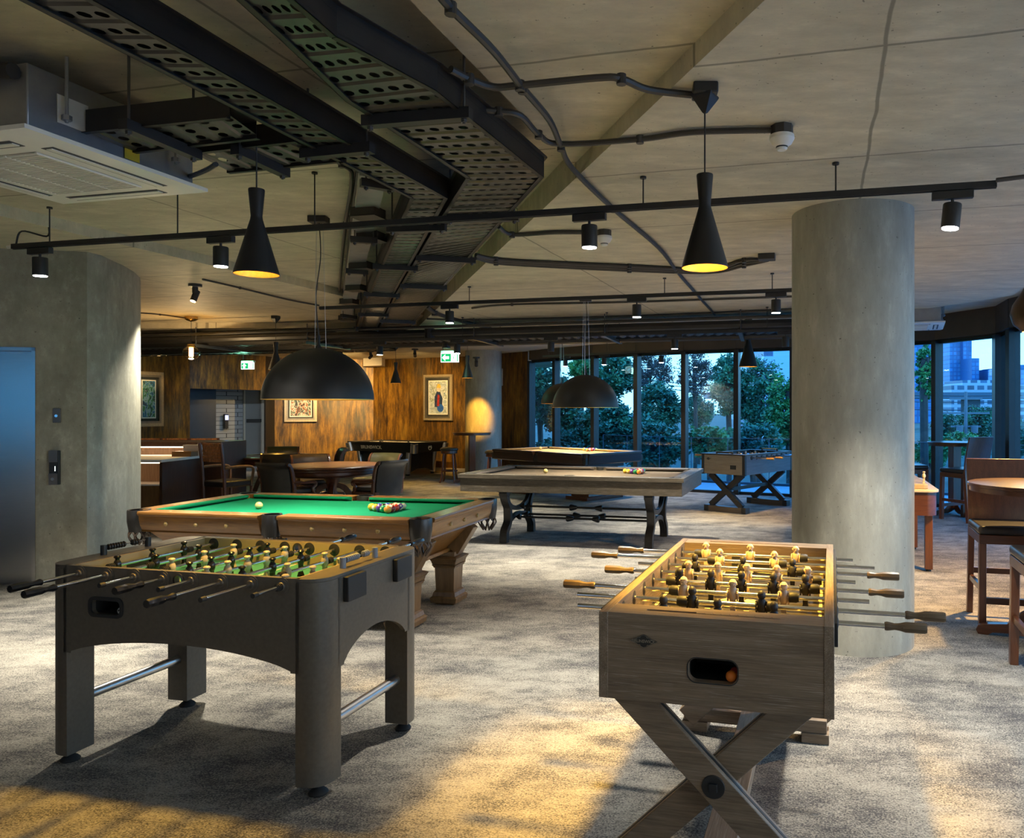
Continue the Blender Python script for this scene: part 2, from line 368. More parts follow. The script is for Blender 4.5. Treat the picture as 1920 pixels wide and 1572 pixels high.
def text(s, size, depth, name, mat, parent, M, bold=0):
    cu = bpy.data.curves.new('tmp', 'FONT'); cu.body = s; cu.size = size; cu.extrude = depth; cu.align_x = 'CENTER'; cu.align_y = 'CENTER'; cu.offset = bold
    o = bpy.data.objects.new('tmp', cu); C.objects.link(o); bpy.context.view_layer.update()
    me = bpy.data.meshes.new_from_object(o.evaluated_get(bpy.context.evaluated_depsgraph_get()))
    C.objects.unlink(o); bpy.data.objects.remove(o); bpy.data.curves.remove(cu)
    me.transform(M); me.name = name; me.materials.clear(); me.materials.append(mat)
    return lk(bpy.data.objects.new(name, me), parent)
def tag(o, label, cat, group=None, kind=None):
    if label: o['label'] = label
    if cat: o['category'] = cat
    if group: o['group'] = group
    if kind: o['kind'] = kind
    return o
def thing(name, label, cat, loc=(0, 0, 0), rz=0, group=None):
    o = bpy.data.objects.new(name, None); C.objects.link(o); o.empty_display_size = .1
    o.location = loc; o.rotation_euler = (0, 0, rz); return tag(o, label, cat, group)
def struct(o): o['kind'] = 'structure'; return o
def dup(o, parent=None):
    c = o.copy(); C.objects.link(c); c.parent = parent
    for ch in list(o.children): dup(ch, c)
    return c
def dupat(o, loc, rz, label):
    c = dup(o); c.location = loc; c.rotation_euler = (0, 0, rz); c['label'] = label; return c
def RX(a): return Matrix.Rotation(a, 4, 'X')
def RY(a): return Matrix.Rotation(a, 4, 'Y')
def RZ(a): return Matrix.Rotation(a, 4, 'Z')
def T(x, y, z): return Matrix.Translation((x, y, z))
def spot(name, parent, loc, energy, col, angle, blend=.5, radius=.03, rot=(0, 0, 0)):
    d = bpy.data.lights.new(name, 'SPOT'); d.energy = energy; d.color = col; d.spot_size = math.radians(angle); d.spot_blend = blend; d.shadow_soft_size = radius
    o = bpy.data.objects.new(name, d); lk(o, parent); o.location = loc; o.rotation_euler = rot; return o
def point(name, parent, loc, energy, col, radius=.04):
    d = bpy.data.lights.new(name, 'POINT'); d.energy = energy; d.color = col; d.shadow_soft_size = radius
    o = bpy.data.objects.new(name, d); lk(o, parent); o.location = loc; return o
GA = math.radians(14)            # the building grid is turned 14 degrees from the line of sight
GU = (math.cos(GA), -math.sin(GA)); GV = (math.sin(GA), math.cos(GA))
def frame(near, a, L, Wd):
    """centre of a rectangle from its near right corner; u right, v away"""
    u = (math.cos(a), -math.sin(a)); v = (math.sin(a), math.cos(a))
    return (near[0] - u[0] * L / 2 + v[0] * Wd / 2, near[1] - u[1] * L / 2 + v[1] * Wd / 2), u, v
def along(px, p0, d):
    """distance along a horizontal direction d from p0 to the sight line of column px"""
    k = (px - CX) / F
    return (k * p0[1] - p0[0]) / (d[0] - k * d[1])

# ================================================================== SETTING
zB, zA, zC = 2.861, 2.95, 3.04
VW = [XY(996, 17.2), XY(1043, 16.5), XY(1115, 15.65), XY(1195, 15.0), XY(1284, 14.45), XY(1382, 13.98), XY(1488, 13.55), XY(1620, 12.9), XY(1757, 12.2), XY(1874, 11.1), XY(1899, 10.35), XY(2200, 7.6), XY(2800, 4.2), (5.5, -4)]
fl = MB(); fp = [(-17, -4), (5.5, -4)] + VW[::-1][1:] + [(-2.3, 24), (-17, 24)]
fl.prism(fp, -.12, 0, 'xy'); struct(fl.build('floor', M_carpet))
m = MB(); m.prism(fp, zC, 3.3, 'xy'); struct(m.build('ceiling', M_ceil))
Sl = [P(1434, 0, zB), P(1200, 218, zB), P(960, 446.7, zB), P(840, 560, zB)]
sd = ((Sl[3][0] - Sl[0][0]) / (Sl[3][1] - Sl[0][1]))
def Sx(Y): return Sl[0][0] + sd * (Y - Sl[0][1])
L1a, L1b = P(768, 0, zA), P(1053, 290, zA); l1 = (L1b[0] - L1a[0]) / (L1b[1] - L1a[1])
def Lx(Y): return L1a[0] + l1 * (Y - L1a[1])
Yi = (Sl[0][0] - sd * Sl[0][1] - L1a[0] + l1 * L1a[1]) / (l1 - sd)
YB = 12.4
e1, e2, e3, e4 = P(1726, 581, zB), P(1829, 565.8, zB), P(1901, 553, zB), P(1920, 538, zB)
m = MB(); m.prism([(Sx(-4), -4), (Sx(YB), YB), (-17, YB), (-17, 24), (-2.3, 24), VW[0], VW[2], VW[4], VW[6], e1, e2, e3, e4, (3.9, -4)], zB, zC, 'xy')
struct(m.build('ceiling', M_ceil))
m = MB(); m.prism([(Lx(-4), -4), (Sx(-4), -4), (Sx(Yi), Yi)], zA, zC, 'xy'); struct(m.build('ceiling', M_ceil))
q1, q2 = P(0, 405, zA), P(533, 530, zA); qs = (q2[0] - q1[0]) / (q2[1] - q1[1])
m = MB(); m.prism([(q1[0] - qs * (q1[1] + 4), -4), (q1[0] + qs * (YB - q1[1]), YB), (-17, YB), (-17, -4)], zA, zC, 'xy'); struct(m.build('ceiling', M_ceil))

# window wall: thirteen panes between dark mullions
def wallseg(mb, a, b, z0, z1, t, side=1):
    a, b = Vector(a), Vector(b); d = (b - a).normalized(); nrm = Vector((-d.y, d.x)) * t * side
    mb.hexa([a, b, b + nrm, a + nrm], [a, b, b + nrm, a + nrm], z0, z1); return mb
ZW = 2.63
for i in range(len(VW) - 2):
    a, b = VW[i], VW[i + 1]
    w = MB(); wallseg(w, a, b, .04, ZW, .012); w = w.build('window_%d' % (i + 1), M_glass); struct(w)
    d = (Vector(b) - Vector(a)).normalized(); nn = Vector((-d.y, d.x))
    fr = MB(); hw = .045 if i != 9 else .10
    def mull(c, hw, dp=.16):
        c = Vector(c); fr.hexa(*([[c - d * hw - nn * dp / 2, c + d * hw - nn * dp / 2, c + d * hw + nn * dp / 2, c - d * hw + nn * dp / 2]] * 2), 0, ZW)
    mull(a, hw); wallseg(fr, a, b, 0, .05, .09); wallseg(fr, a, b, ZW - .04, ZW + .02, .09)
    fr.build('window_frame', M_frame, w)
m = MB()
for i in range(len(VW) - 2):
    m2 = Vector(VW[i]); wallseg(m, VW[i], VW[i + 1], ZW, zC, .25, 1); wallseg(m, VW[i], VW[i + 1], ZW + .02, zC, .06, -1)
struct(m.build('trim_1', M_header))

# patina walls
W0, Wd0, Wd1, W2, W3, W4, W5 = XY(200, 15.4), XY(356, 17.3), XY(498, 18.9), XY(515, 19.3), XY(700, 20.3), XY(872, 19.0), XY(990, 17.35)
ZD = 2.02
m = MB(); wallseg(m, (-17, 8.7), W0, 0, zB, .2); wallseg(m, W0, Wd0, 0, zB, .2); wallseg(m, Wd0, Wd1, ZD, zB, .2); struct(m.build('wall_left', M_pat))
m = MB(); wallseg(m, W2, XY(596, 19.74), 0, zB, .2); wallseg(m, XY(596, 19.74), W3, 0, zB, .2); wallseg(m, W3, W4, 0, zB, .2)
o = struct(m.build('wall_back', M_pat))
m = MB(); wallseg(m, W4, W5, 0, zB, .2); struct(m.build('wall_right', M_pat))
m = MB(); wallseg(m, Wd1, W2, 0, zB, .04); struct(m.build('wall_reveal', M_frame))
m = MB()
for a, b in ((W2, W3), (W3, W4), (W4, W5)): wallseg(m, a, b, .0, .085, .015, -1)
struct(m.build('baseboard_back', M_skirt))
struct(MB().box(-17.2, -17, -4, 24, 0, 3.1).build('wall_left_far', M_core))
m = MB(); m.box(-17, 5.6, -4.15, -4, 0, 1.0); m.box(-17, 5.6, -4.15, -4, ZW, 3.1); m.box(-17, -9, -4.15, -4, 1.0, ZW); m.box(-4.2, 5.6, -4.15, -4, 1.0, ZW); struct(m.build('wall_behind', M_core))
w = struct(MB().box(-9, -4.2, -4.09, -4.08, 1.0, ZW).build('window_20', M_glassr)); m = MB()  # unseen rear window, added for the lift door's reflection and blue fill
for k in range(3): m.box(-9.05 + 2.4 * k, -8.95 + 2.4 * k, -4.12, -4.02, 1.0, ZW)
m.build('window_frame', M_frame, w)
# bulkhead in the corner
bk = Vector(W3); m = MB(); m.prism([tuple(XY(681, 19.7)), tuple(XY(716, 19.4)), tuple(XY(722, 20.0)), tuple(XY(684, 20.15))], 2.66, zB, 'xy'); struct(m.build('trim_2', M_skirt))
# lobby seen through the doorway
K0, K1, K2, K3 = XY(330, 18.3), XY(405, 19.0), XY(455, 19.6), XY(512, 20.3)
m = MB(); wallseg(m, K1, K2, 0, 2.6, .1)
me_o = m.build('wall_lobby', M_tile); struct(me_o)
m = MB(); wallseg(m, K0, K1, 0, 2.6, .1); e = m.build('door_2', plain('dark_steel_door', (.05, .055, .065), .35, .6, .05)); struct(e)
m = MB(); wallseg(m, K2, K3, 0, 2.6, .1)
M_gdoor = plain('grey_door_paint', (.22, .225, .23), .45, 0, .04, 3)
e = m.build('door_3', M_gdoor); struct(e)
dd = (Vector(K3) - Vector(K2)).normalized(); a = Vector(XY(462, 19.66)); m = MB(); wallseg(m, a, a + dd * .4, 1.22, 1.30, .02, -1); m.build('door_vent', M_black, e)
a = Vector(XY(489, 20.0)); m = MB(); wallseg(m, a, a + dd * .12, 0, 2.3, .04, -1); m.build('door_frame', M_skirt, e)
a = Vector(XY(456, 19.6)); m = MB(); wallseg(m, a, a + dd * .04, 0, 2.3, .03, -1); m.build('door_frame', M_skirt, e)
t = thing('card_reader', 'small black wall reader with glowing blue screen on the tiled lobby wall', 'reader', (*XY(421, 19.1), 1.1), -math.atan2((K2[1] - K1[1]) * -1, K2[0] - K1[0]))
MB().box(-.05, .05, -.09, -.02, -.03, .33).build('housing', M_black, t, .01)
MB().box(-.035, .035, -.10, -.088, .19, .30).build('screen', M_screen, t)

# lift core on the left: flat lift front, then rounded concrete
cd = Vector((.975, .222)); c0 = Vector((-5.52, 6.69))
def cp(px): return c0 + cd * along(px, c0, cd)
cR, cE = cp(67), cp(163)
core = [tuple(cR), tuple(cE), (cE.x + .02, cE.y + .16), XY(205, 7.18), XY(232, 7.5), XY(252, 7.85), XY(263, 8.2), XY(264, 8.45), (-5.75, 8.9), (-6.6, 9.3), (cR.x - .9, 9.0)]
m = MB(); m.prism(core, 0, zA, 'xy')
cL = cR - cd * 1.9
hb = [tuple(cL - cd * 2), tuple(cR), (cR.x - .9, 9.0), (cL.x - 2.6, 8.6)]
m.prism(hb, 2.09, zA, 'xy')
m.prism([tuple(cL - cd * 2), tuple(cL), (cL.x - .9, 8.6), (cL.x - 2.6, 8.6)], 0, 2.09, 'xy')
struct(m.build('wall_core', M_core, ang=50))
nb = Vector((-cd.y, cd.x))
m = MB(); wallseg(m, tuple(cL + nb * .10), tuple(cR + nb * .10), 0, 2.09, .05)
e = struct(m.build('door_1', M_steel))
m = MB(); p1 = cp(54) + nb * .0
m.hexa(*([[cp(60) - nb * .01, cR - nb * .01, cR + nb * .1, cp(60) + nb * .1]] * 2), 0, 2.09)
m.hexa(*([[cL - nb * .01, cR - nb * .01, cR + nb * .1, cL + nb * .1]] * 2), 2.06, 2.09)
m.build('door_frame', M_steel, e)
def onwall(px, py, out=.0):
    p = cp(px) - nb * out; return (p.x, p.y, ZZ(py, p.y))
ca = math.atan2(cd.y, cd.x)
def panel(px0, px1, py0, py1, name, label, cat):
    a, b = cp(px0), cp(px1); w = (b - a).length; z0, z1 = ZZ(py1, a.y), ZZ(py0, a.y)
    t = thing(name, label, cat, (a.x, a.y, z0), ca); return t, w, z1 - z0
t, w, h = panel(100, 114.5, 766, 793, 'key_switch', 'small bronze key switch plate on the concrete above the lift call panel', 'switch')
MB().box(0, w, -.012, 0, 0, h).build('plate', plain('bronze_plate', (.20, .16, .13), .35, .8, .05), t, .002)
MB().cyl((w * .5, -.012, h * .48), (w * .5, -.022, h * .48), .012).build('key_lock', M_chrome, t)
t, w, h = panel(95, 114, 845, 909, 'lift_call_panel', 'tall lift call panel with a lit floor indicator on the concrete', 'control panel')
MB().box(0, w, -.03, 0, 0, h).build('housing', M_black, t, .003)
MB().box(.0, w * .86, -.036, -.03, h * .66, h).build('top_plate', MATS['bronze_plate'], t)
MB().box(.0, w * .86, -.036, -.03, 0, h * .33).build('button_plate', MATS['bronze_plate'], t)
MB().cyl((w * .43, -.036, h * .17), (w * .43, -.046, h * .17), .014).build('call_button', M_chrome, t)
MB().box(w * .58, w * .64, -.033, -.0305, h * .40, h * .54).build('floor_digit', M_exitw, t)

# concrete columns
def column(x, y, r, label, px=None):
    m = MB(); m.lathe([(r, 0), (r, zB)], 64, T(x, y, 0)); return tag(m.build('concrete_column', M_conc, ang=60), label, 'column')
dcol = 5.385; column(dcol * math.sin(math.radians(15.85)), dcol * math.cos(math.radians(15.85)), .397, 'large round concrete column on the right behind the weathered foosball table')
column(*XY(906.5, 17.3), .405, 'round concrete column lit amber between the patina walls')

# outside: terrace, balustrade, ground
tv = [Vector(p) for p in VW[:11]]
offs = []
for i, p in enumerate(tv):
    d = (tv[min(i + 1, 10)] - tv[max(i - 1, 0)]).normalized(); offs.append(p + Vector((-d.y, d.x)) * 2.1)
m = MB(); m.prism([tuple(p) for p in tv] + [tuple(p) for p in offs[::-1]], -.25, -.03, 'xy'); struct(m.build('terrace', M_ext))
for i in range(10):
    a, b = offs[i], offs[i + 1]; d = (b - a).normalized()
    t = thing('balustrade_panel', 'clear glass balustrade panel with slim posts outside the windows', 'balustrade', (0, 0, 0), 0, 'terrace balustrade panels')
    m = MB(); wallseg(m, tuple(a), tuple(b), -.02, .93, .012); m.build('glass', M_rail, t)
    m = MB(); m.box(a.x - .008, a.x + .008, a.y - .008, a.y + .008, -.03, .93); wallseg(m, tuple(a), tuple(b), .93, .94, .014); wallseg(m, tuple(a), tuple(b), -.03, .02, .06); m.build('rail', M_balus, t)
M_ground = plain('ground', (.11, .10, .06), .9, 0, .4, .3)
struct(MB().box(-60, 400, 18.5, 520, -1.5, -1.3).build('outdoor_ground', M_ground))

# ================================================================== CEILING SERVICES
zT = 2.765
def tray(label, L, R, holes, rail=.09, z=zT, period=.105, group=None, mat=None):
    """perforated cable tray: L and R are its left and right edge polylines in plan"""
    t = thing('cable_tray', label, 'cable tray', (0, 0, 0), 0, group)
    m = MB()
    for k in range(len(L) - 1):
        a0, b0, a1, b1 = Vector(L[k]), Vector(R[k]), Vector(L[k + 1]), Vector(R[k + 1])
        ln = ((a1 + b1) / 2 - (a0 + b0) / 2).length; n = max(1, int(ln / period))
        def q(s, u): return a0.lerp(b0, s).lerp(a1.lerp(b1, s), u)
        for i in range(n):
            u0, u1, u2 = i / n, (i + .46) / n, (i + 1) / n
            # raised rib
            prof = [(u0, 0), (u0 + (u1 - u0) * .2, -.008), (u0 + (u1 - u0) * .8, -.008), (u1, 0)]
            for j in range(3):
                p = [q(0, prof[j][0]), q(1, prof[j][0]), q(1, prof[j + 1][0]), q(0, prof[j + 1][0])]; zz = [prof[j][1]] * 2 + [prof[j + 1][1]] * 2
                v = [(p[x].x, p[x].y, z + zz[x]) for x in range(4)] + [(p[x].x, p[x].y, z + zz[x] + .002) for x in range(4)]
                m._add(v, [(0, 1, 2, 3), (4, 5, 6, 7)])
            # strip with round holes
            for h in range(holes):
                s0, s1 = h / holes, (h + 1) / holes; cs = (s0 + s1) / 2; cu = (u1 + u2) / 2
                out = [(s0, u1), (cs, u1), (s1, u1), (s1, cu), (s1, u2), (cs, u2), (s0, u2), (s0, cu)]
                inn = []
                for j in range(8):
                    an = math.radians(225 + 45 * j); inn.append((cs + (s1 - s0) * .33 * math.cos(an), cu + (u2 - u1) * .36 * math.sin(an)))
                v = [(*q(*w), z) for w in out] + [(*q(*w), z) for w in inn]
                m._add(v, [(j, (j + 1) % 8, 8 + (j + 1) % 8, 8 + j) for j in range(8)])
    m.build('tray_floor', mat or M_tray, t)
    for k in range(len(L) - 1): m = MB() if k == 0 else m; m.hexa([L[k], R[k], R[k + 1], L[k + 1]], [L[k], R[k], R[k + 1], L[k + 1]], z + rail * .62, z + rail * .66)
    m.build('dark_backing', M_rubber, t)  # dark backing sheet added so the tray holes look black
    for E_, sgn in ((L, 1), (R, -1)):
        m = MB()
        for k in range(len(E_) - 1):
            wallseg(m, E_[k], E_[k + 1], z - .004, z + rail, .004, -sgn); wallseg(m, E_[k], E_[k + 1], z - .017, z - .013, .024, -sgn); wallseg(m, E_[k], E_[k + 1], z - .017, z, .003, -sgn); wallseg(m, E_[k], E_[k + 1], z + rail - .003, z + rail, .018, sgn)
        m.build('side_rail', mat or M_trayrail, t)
    return t
def S4(px, py, z=zT): return P(px, py, z)
T1L = [S4(72 - 97, -110), S4(320, 132), S4(768, 367)]; T1R = [S4(200 - 146, -110) , S4(635, 250), S4(840, 367)]
# straight run then the turn away to the left
a = Vector(S4(768, 367)); b = Vector(S4(840, 367)); dv = Vector(GV)
T1L = [tuple(a - dv * 3.0), tuple(a - dv * 1.4), tuple(a)]; T1R = [tuple(b - dv * 3.0), tuple(b - dv * 1.4), tuple(b)]
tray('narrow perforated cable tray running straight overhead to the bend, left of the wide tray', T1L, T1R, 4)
T1bL = [tuple(a), S4(745, 427), S4(692, 547), S4(664, 640)]; T1bR = [tuple(b), S4(810, 427), S4(740, 547), S4(702, 622)]
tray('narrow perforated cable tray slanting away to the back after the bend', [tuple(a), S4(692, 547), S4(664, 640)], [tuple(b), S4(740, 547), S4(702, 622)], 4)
T2L = [S4(335, -110), S4(527, 67), S4(648, 183), S4(873, 328)]; T2R = [S4(440, -110), S4(632, 60), S4(820, 163), S4(1020, 327)]
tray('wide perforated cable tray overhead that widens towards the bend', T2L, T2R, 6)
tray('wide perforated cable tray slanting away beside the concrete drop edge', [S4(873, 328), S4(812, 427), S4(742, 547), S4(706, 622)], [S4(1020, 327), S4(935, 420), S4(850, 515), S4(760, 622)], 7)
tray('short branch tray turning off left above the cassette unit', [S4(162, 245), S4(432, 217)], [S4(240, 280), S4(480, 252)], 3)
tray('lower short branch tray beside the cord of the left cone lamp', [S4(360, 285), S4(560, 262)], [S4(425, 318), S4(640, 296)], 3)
# band of trays and pipes crossing the far ceiling
def band(x): return 10.35 - .262 * (x - 1.5)
BL = [(-9.0, band(-9.0)), (3.2, band(3.2))]; BR = [(-9.0, band(-9.0) + .45), (3.2, band(3.2) + .45)]
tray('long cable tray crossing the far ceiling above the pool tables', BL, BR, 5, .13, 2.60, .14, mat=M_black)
def pipe(label, pts, r, name='conduit', mat=None, cat='conduit', clips=True, k=5, group=None):
    pp = smoothpath(pts, k) if k else [Vector(p) for p in pts]
    t = thing(name, label, cat, (0, 0, 0), 0, group); MB().tube(pp, r, 8).build('pipe', mat or M_cond, t)
    if clips:
        for p in pts[1:-1:2]: MB().cyl((p[0], p[1], p[2] - r * 1.5), (p[0], p[1], p[2] + r * 1.15), r * 1.32, n=10).build('saddle_clip', mat or M_cond, t)
    return t
pipe('thick dark pipe crossing the far ceiling in front of the long tray', [(-9, band(-9) - .25, 2.67), (-3, band(-3) - .25, 2.67), (3.2, band(3.2) - .25, 2.67)], .055, 'pipe', M_black, 'pipe')
pipe('upper thin pipe crossing the far ceiling close under the slab', [(-9, band(-9) - .7, 2.705), (-4, band(-4) - .7, 2.705), (3.3, band(3.3) - .7, 2.705)], .022, 'pipe', M_black, 'pipe')
pipe('lowest pipe crossing the far ceiling behind the long tray', [(-9, band(-9) + .75, 2.60), (-3, band(-3) + .75, 2.60), (3, band(3) + .75, 2.60)], .05, 'pipe', M_black, 'pipe')
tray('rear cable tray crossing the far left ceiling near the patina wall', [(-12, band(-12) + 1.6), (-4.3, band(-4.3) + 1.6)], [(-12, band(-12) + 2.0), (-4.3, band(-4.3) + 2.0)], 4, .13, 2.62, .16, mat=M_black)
m = MB(); m.beam((-10.5, band(-10.5) + .65, 2.785), (-5.0, band(-5.0) + .65, 2.785), .3, .12); tag(m.build('cable_duct', M_black), 'deep dark duct above the far trays on the left', 'duct')
# hanger channels on threaded rods
def hanger(label, p, q, z=zT - .045, top=zC):
    t = thing('tray_hanger', label, 'hanger', (0, 0, 0), 0, 'channel hangers under the cable trays')
    MB().beam((*p, z), (*q, z), .045, .045).build('channel', M_black, t)
    for e in (p, q):
        d = (Vector(q) - Vector(p)).normalized() * (.03 if e is p else -.03)
        m = MB(); x, y = e[0] + d.x, e[1] + d.y; m.cyl((x, y, z - .04), (x, y, top), .006, n=6); m.cyl((x, y, z - .035), (x, y, z - .022), .013, n=6); m.build('threaded_rod', M_tray, t)
zh = zT - .03
hl = 'dark channel hanger on threaded rods carrying a cable tray'
for (x0, y0, x1, y1) in ((230, 232, 372, 292), (440, 280, 537, 325), (567, 290, 698, 277), (682, 229, 883, 213), (727, 430, 836, 427), (835, 410, 973, 408), (699, 500, 784, 504), (780, 484, 892, 489), (682, 552, 750, 555), (750, 536, 838, 540), (672, 590, 729, 591), (712, 602, 779, 605), (664, 616, 712, 617)):
    hanger(hl, P(x0, y0, zh), P(x1, y1, zh), zh)
for x in (-7, -5, -2.3, -.4, 1.4):
    y = band(x); t = thing('pipe_hanger', 'thin drop hanger holding the far crossing tray', 'hanger', (0, 0, 0), 0, 'drop hangers of the far trays')
    MB().beam((x - .02, y - .35, 2.57), (x + .2, y + .9, 2.57), .05, .045).build('channel', M_tray, t)
    m = MB()
    for w in (0, 1): m.cyl((x + .18 * w, y - .3 + 1.15 * w, 2.55), (x + .18 * w, y - .3 + 1.15 * w, zB), .008, n=6)
    m.build('threaded_rod', M_tray, t)
# galvanised trunking and pipes along the left of the trays
def Pz(px, py, z): return (*P(px, py, z), z)
t = thing('cable_trunking', 'flat galvanised trunking running back beside the narrow tray', 'trunking')
m = MB(); m.beam(Pz(700, 322, 2.90), Pz(648, 600, 2.90), .15, .06); m.build('trunking', M_galv, t)
for i, (px, py) in enumerate(((690, 408), (697, 452), (680, 505), (668, 545), (655, 570), (650, 600))):
    x, y, z = Pz(px, py, 2.82); t = thing('junction_box', 'square junction box under the galvanised trunking', 'junction box', (x, y, z), -GA, 'junction boxes on the trunking')
    MB().box(-.09, .09, -.07, .07, 0, .06).build('box', M_cond, t, .004); MB().box(-.095, .095, -.075, .075, -.006, .0).build('cover', M_cond, t)
for px0, py0, px1, py1, w in ((676, 342, 740, 352, 0), (657, 449, 708, 452, 0), (648, 508, 690, 511, 0), (640, 592, 668, 596, 0)):
    hanger('short channel hanger under the galvanised trunking', P(px0, py0, 2.80), P(px1, py1, 2.80), 2.80)
pipe('outer of two dark pipes running back along the left of the trunking', [Pz(600, 286, 3.0), Pz(640, 308, 3.0), Pz(660, 334, 3.0), Pz(648, 420, 3.0), Pz(640, 500, 3.0), Pz(634, 575, 3.0)], .014)
pipe('inner of two dark pipes running back along the left of the trunking', [Pz(672, 320, 3.0), Pz(661, 400, 3.0), Pz(652, 480, 3.0), Pz(643, 560, 3.0)], .014)
# surface conduits on the right slab
zc = zB - .018
def cpath(pts, z=zc): return [Pz(x, y, z) for x, y in pts]
pipe('long dark conduit snaking back across the slab from the top of the picture', cpath([(800, -40), (845, 15), (925, 95), (980, 165), (1030, 225), (1052, 275), (1075, 318), (1150, 392), (1235, 465), (1268, 508), (1300, 545), (1340, 590)]), .015)
pipe('conduit bending across the slab to the right cone lamp', cpath([(845, 130), (880, 148), (925, 163), (975, 160), (1120, 146), (1165, 148), (1215, 168), (1296, 178)]), .015)
pipe('conduit running across the slab to the near smoke detector', cpath([(900, 205), (935, 209), (975, 216), (1010, 252), (1050, 270), (1200, 261), (1300, 248), (1450, 244)]), .014)
pipe('conduit running to the smoke detector behind the first track', cpath([(935, 425), (960, 440), (1040, 436), (1115, 436)]), .016)
for i in range(3): pipe('conduit in the bundle of three leading right under the slab', cpath([(892, 478 + 3 * i), (930, 486 + 3.5 * i), (1000, 491 + 3.5 * i), (1180, 499 + 4 * i), (1330, 505 + 3 * i), (1395, 488 + 5 * i), (1440, 488)]), .016, group='bundle of three conduits')
t = thing('junction_box', 'oblong junction box at the end of the conduit bundle', 'junction box', Pz(1440, 488, zB - .05), -GA); MB().box(-.08, .06, -.06, .06, 0, .05).build('box', M_cond, t, .004)
pipe('thin conduit on the far slab running behind the second track', cpath([(885, 578), (960, 571), (1200, 566), (1488, 556)]), .013)
pipe('second thin conduit on the far slab nearer the windows', cpath([(800, 598), (900, 600), (1200, 592), (1488, 580)]), .013)
pipe('bent pair of pipes leaving the drop edge towards the far beam', cpath([(800, 574), (815, 586), (850, 598), (920, 616)]), .03)
pipe('thin conduit from the slab beside the second track end to the tilted spotlight', cpath([(380, 524), (450, 540), (540, 562), (598, 573)], zA - .016), .011)
pipe('thin conduit on the left slab to the globe bulb pendant', cpath([(262, 587), (300, 590), (350, 597)], zA - .016), .010)
zcA = zA - .016
pipe('dark conduit running right from the first track end along the slab', [(*P(1868, 338, 2.70), 2.70), (*XY(1990, 3.8), 2.72)], .012)
pipe('flexible black hose curling from the cassette unit to the lower branch tray', [Pz(318, 330, 2.76), Pz(350, 332, 2.74), Pz(385, 320, 2.72), Pz(405, 308, 2.71)], .012, 'hose', M_black, 'hose', False)

# track rails
zR = 2.69
def rail(label, p, q, z, drops, top=zB):
    t = thing('track_rail', label, 'lighting track')
    MB().beam((*p, z), (*q, z), .036, .034).build('rail', M_black, t)
    m = MB(); m.beam((*p, z - .018), (*q, z - .018), .012, .004); m.build('slot', M_rubber, t)
    for s, tp in drops:
        x, y = p[0] + (q[0] - p[0]) * s, p[1] + (q[1] - p[1]) * s
        m = MB(); m.cyl((x, y, z), (x, y, tp), .0045, n=6); m.cyl((x, y, tp - .012), (x, y, tp), .018, n=12); m.build('drop_rod', M_black, t)
    return t
R1a, R1b = P(25, 463, zR), P(1868, 346, zR)
def on1(px): return along(px, R1a, (R1b[0] - R1a[0], R1b[1] - R1a[1]))
rl1 = rail('front black lighting track crossing the whole ceiling above the foosball tables', R1a, R1b, zR, [(on1(93), zA), (on1(333), zC), (on1(590), zC), (on1(1206), zB), (on1(1567), zB)])
MB().cyl((R1a[0], R1a[1], zR), (R1a[0] - .05, R1a[1] + .012, zR), .012).build('end_cap', M_white, rl1)
MB().tube(smoothpath([(R1a[0] + .02, R1a[1], zR + .02), (R1a[0] + .06, R1a[1], zR + .11), (R1a[0] + .28, R1a[1] - .06, zR + .06), (*[R1a[i] + (R1b[i] - R1a[i]) * on1(92) for i in (0, 1)], zR + .12)], 6), .006, 6).build('feed_cable', M_black, rl1)
R2a, R2b = P(600, 578, zR), P(1490, 544, zR); R2b = (R2b[0] + .45, R2b[1] - .12)
def on2(px): return along(px, R2a, (R2b[0] - R2a[0], R2b[1] - R2a[1]))
rail('second black lighting track behind, ending at the round column', R2a, R2b, zR, [(on2(880), zB), (on2(1246), zB), (on2(1448), zB)])
R3a, R3b = (P(640, 640, 2.60)[0], band(P(640, 640, 2.6)[0]) - .45), (2.4, band(2.4) - .45)
rail('third lighting track hidden against the far crossing trays', R3a, R3b, 2.56, [(.3, zB), (.6, zB), (.9, zB)])
R4a, R4b = (-1.8, 15.2), (.8, 13.6)
rail('short lighting track in front of the far windows', R4a, R4b, 2.60, [(.05, zB), (.5, zB), (.95, zB)])
def spotlight(label, x, y, z, e=55, on=True, tilt=(0, 0), ang=84, col=(1, .94, .82)):
    t = thing('track_spotlight', label, 'spotlight', (x, y, z), -GA - .02, 'track spotlights')
    MB().box(-.10, .10, -.018, .018, -.062, -.02).build('adapter', M_black, t, .003)
    MB().cyl((0, 0, -.062), (0, 0, -.092), .008).build('yoke', M_black, t)
    Mh = T(0, 0, -.085) @ RX(tilt[0]) @ RY(tilt[1])
    MB().lathe([(.001, 0), (.044, -.002), (.046, -.008), (.046, -.128), (.040, -.128), (.038, -.112), (.001, -.112)], 24, Mh, False).build('head', M_black, t)
    MB().cyl((0, 0, -.118), (0, 0, -.1315), .040, n=24, M=Mh).build('lens', M_lens if on else M_rubber, t)
    if on:
        p = Mh @ Vector((0, 0, -.145)); s = spot('beam', t, p, e, col, ang, .95, .035); s.rotation_euler = (tilt[0], tilt[1], 0)
    return t
for px, lab, tl in ((75, 'leftmost white track spotlight at the cable end of the front track', (.02, 0)), (414, 'white track spotlight just left of the left cone lamp', (.0, 0)), (1105, 'white track spotlight in front of the smoke detector on the front track', (.02, 0)), (1786, 'rightmost white track spotlight at the end of the front track', (-.05, .1))):
    s = on1(px); spotlight(lab, R1a[0] + (R1b[0] - R1a[0]) * s, R1a[1] + (R1b[1] - R1a[1]) * s, zR, 74, True, tl)
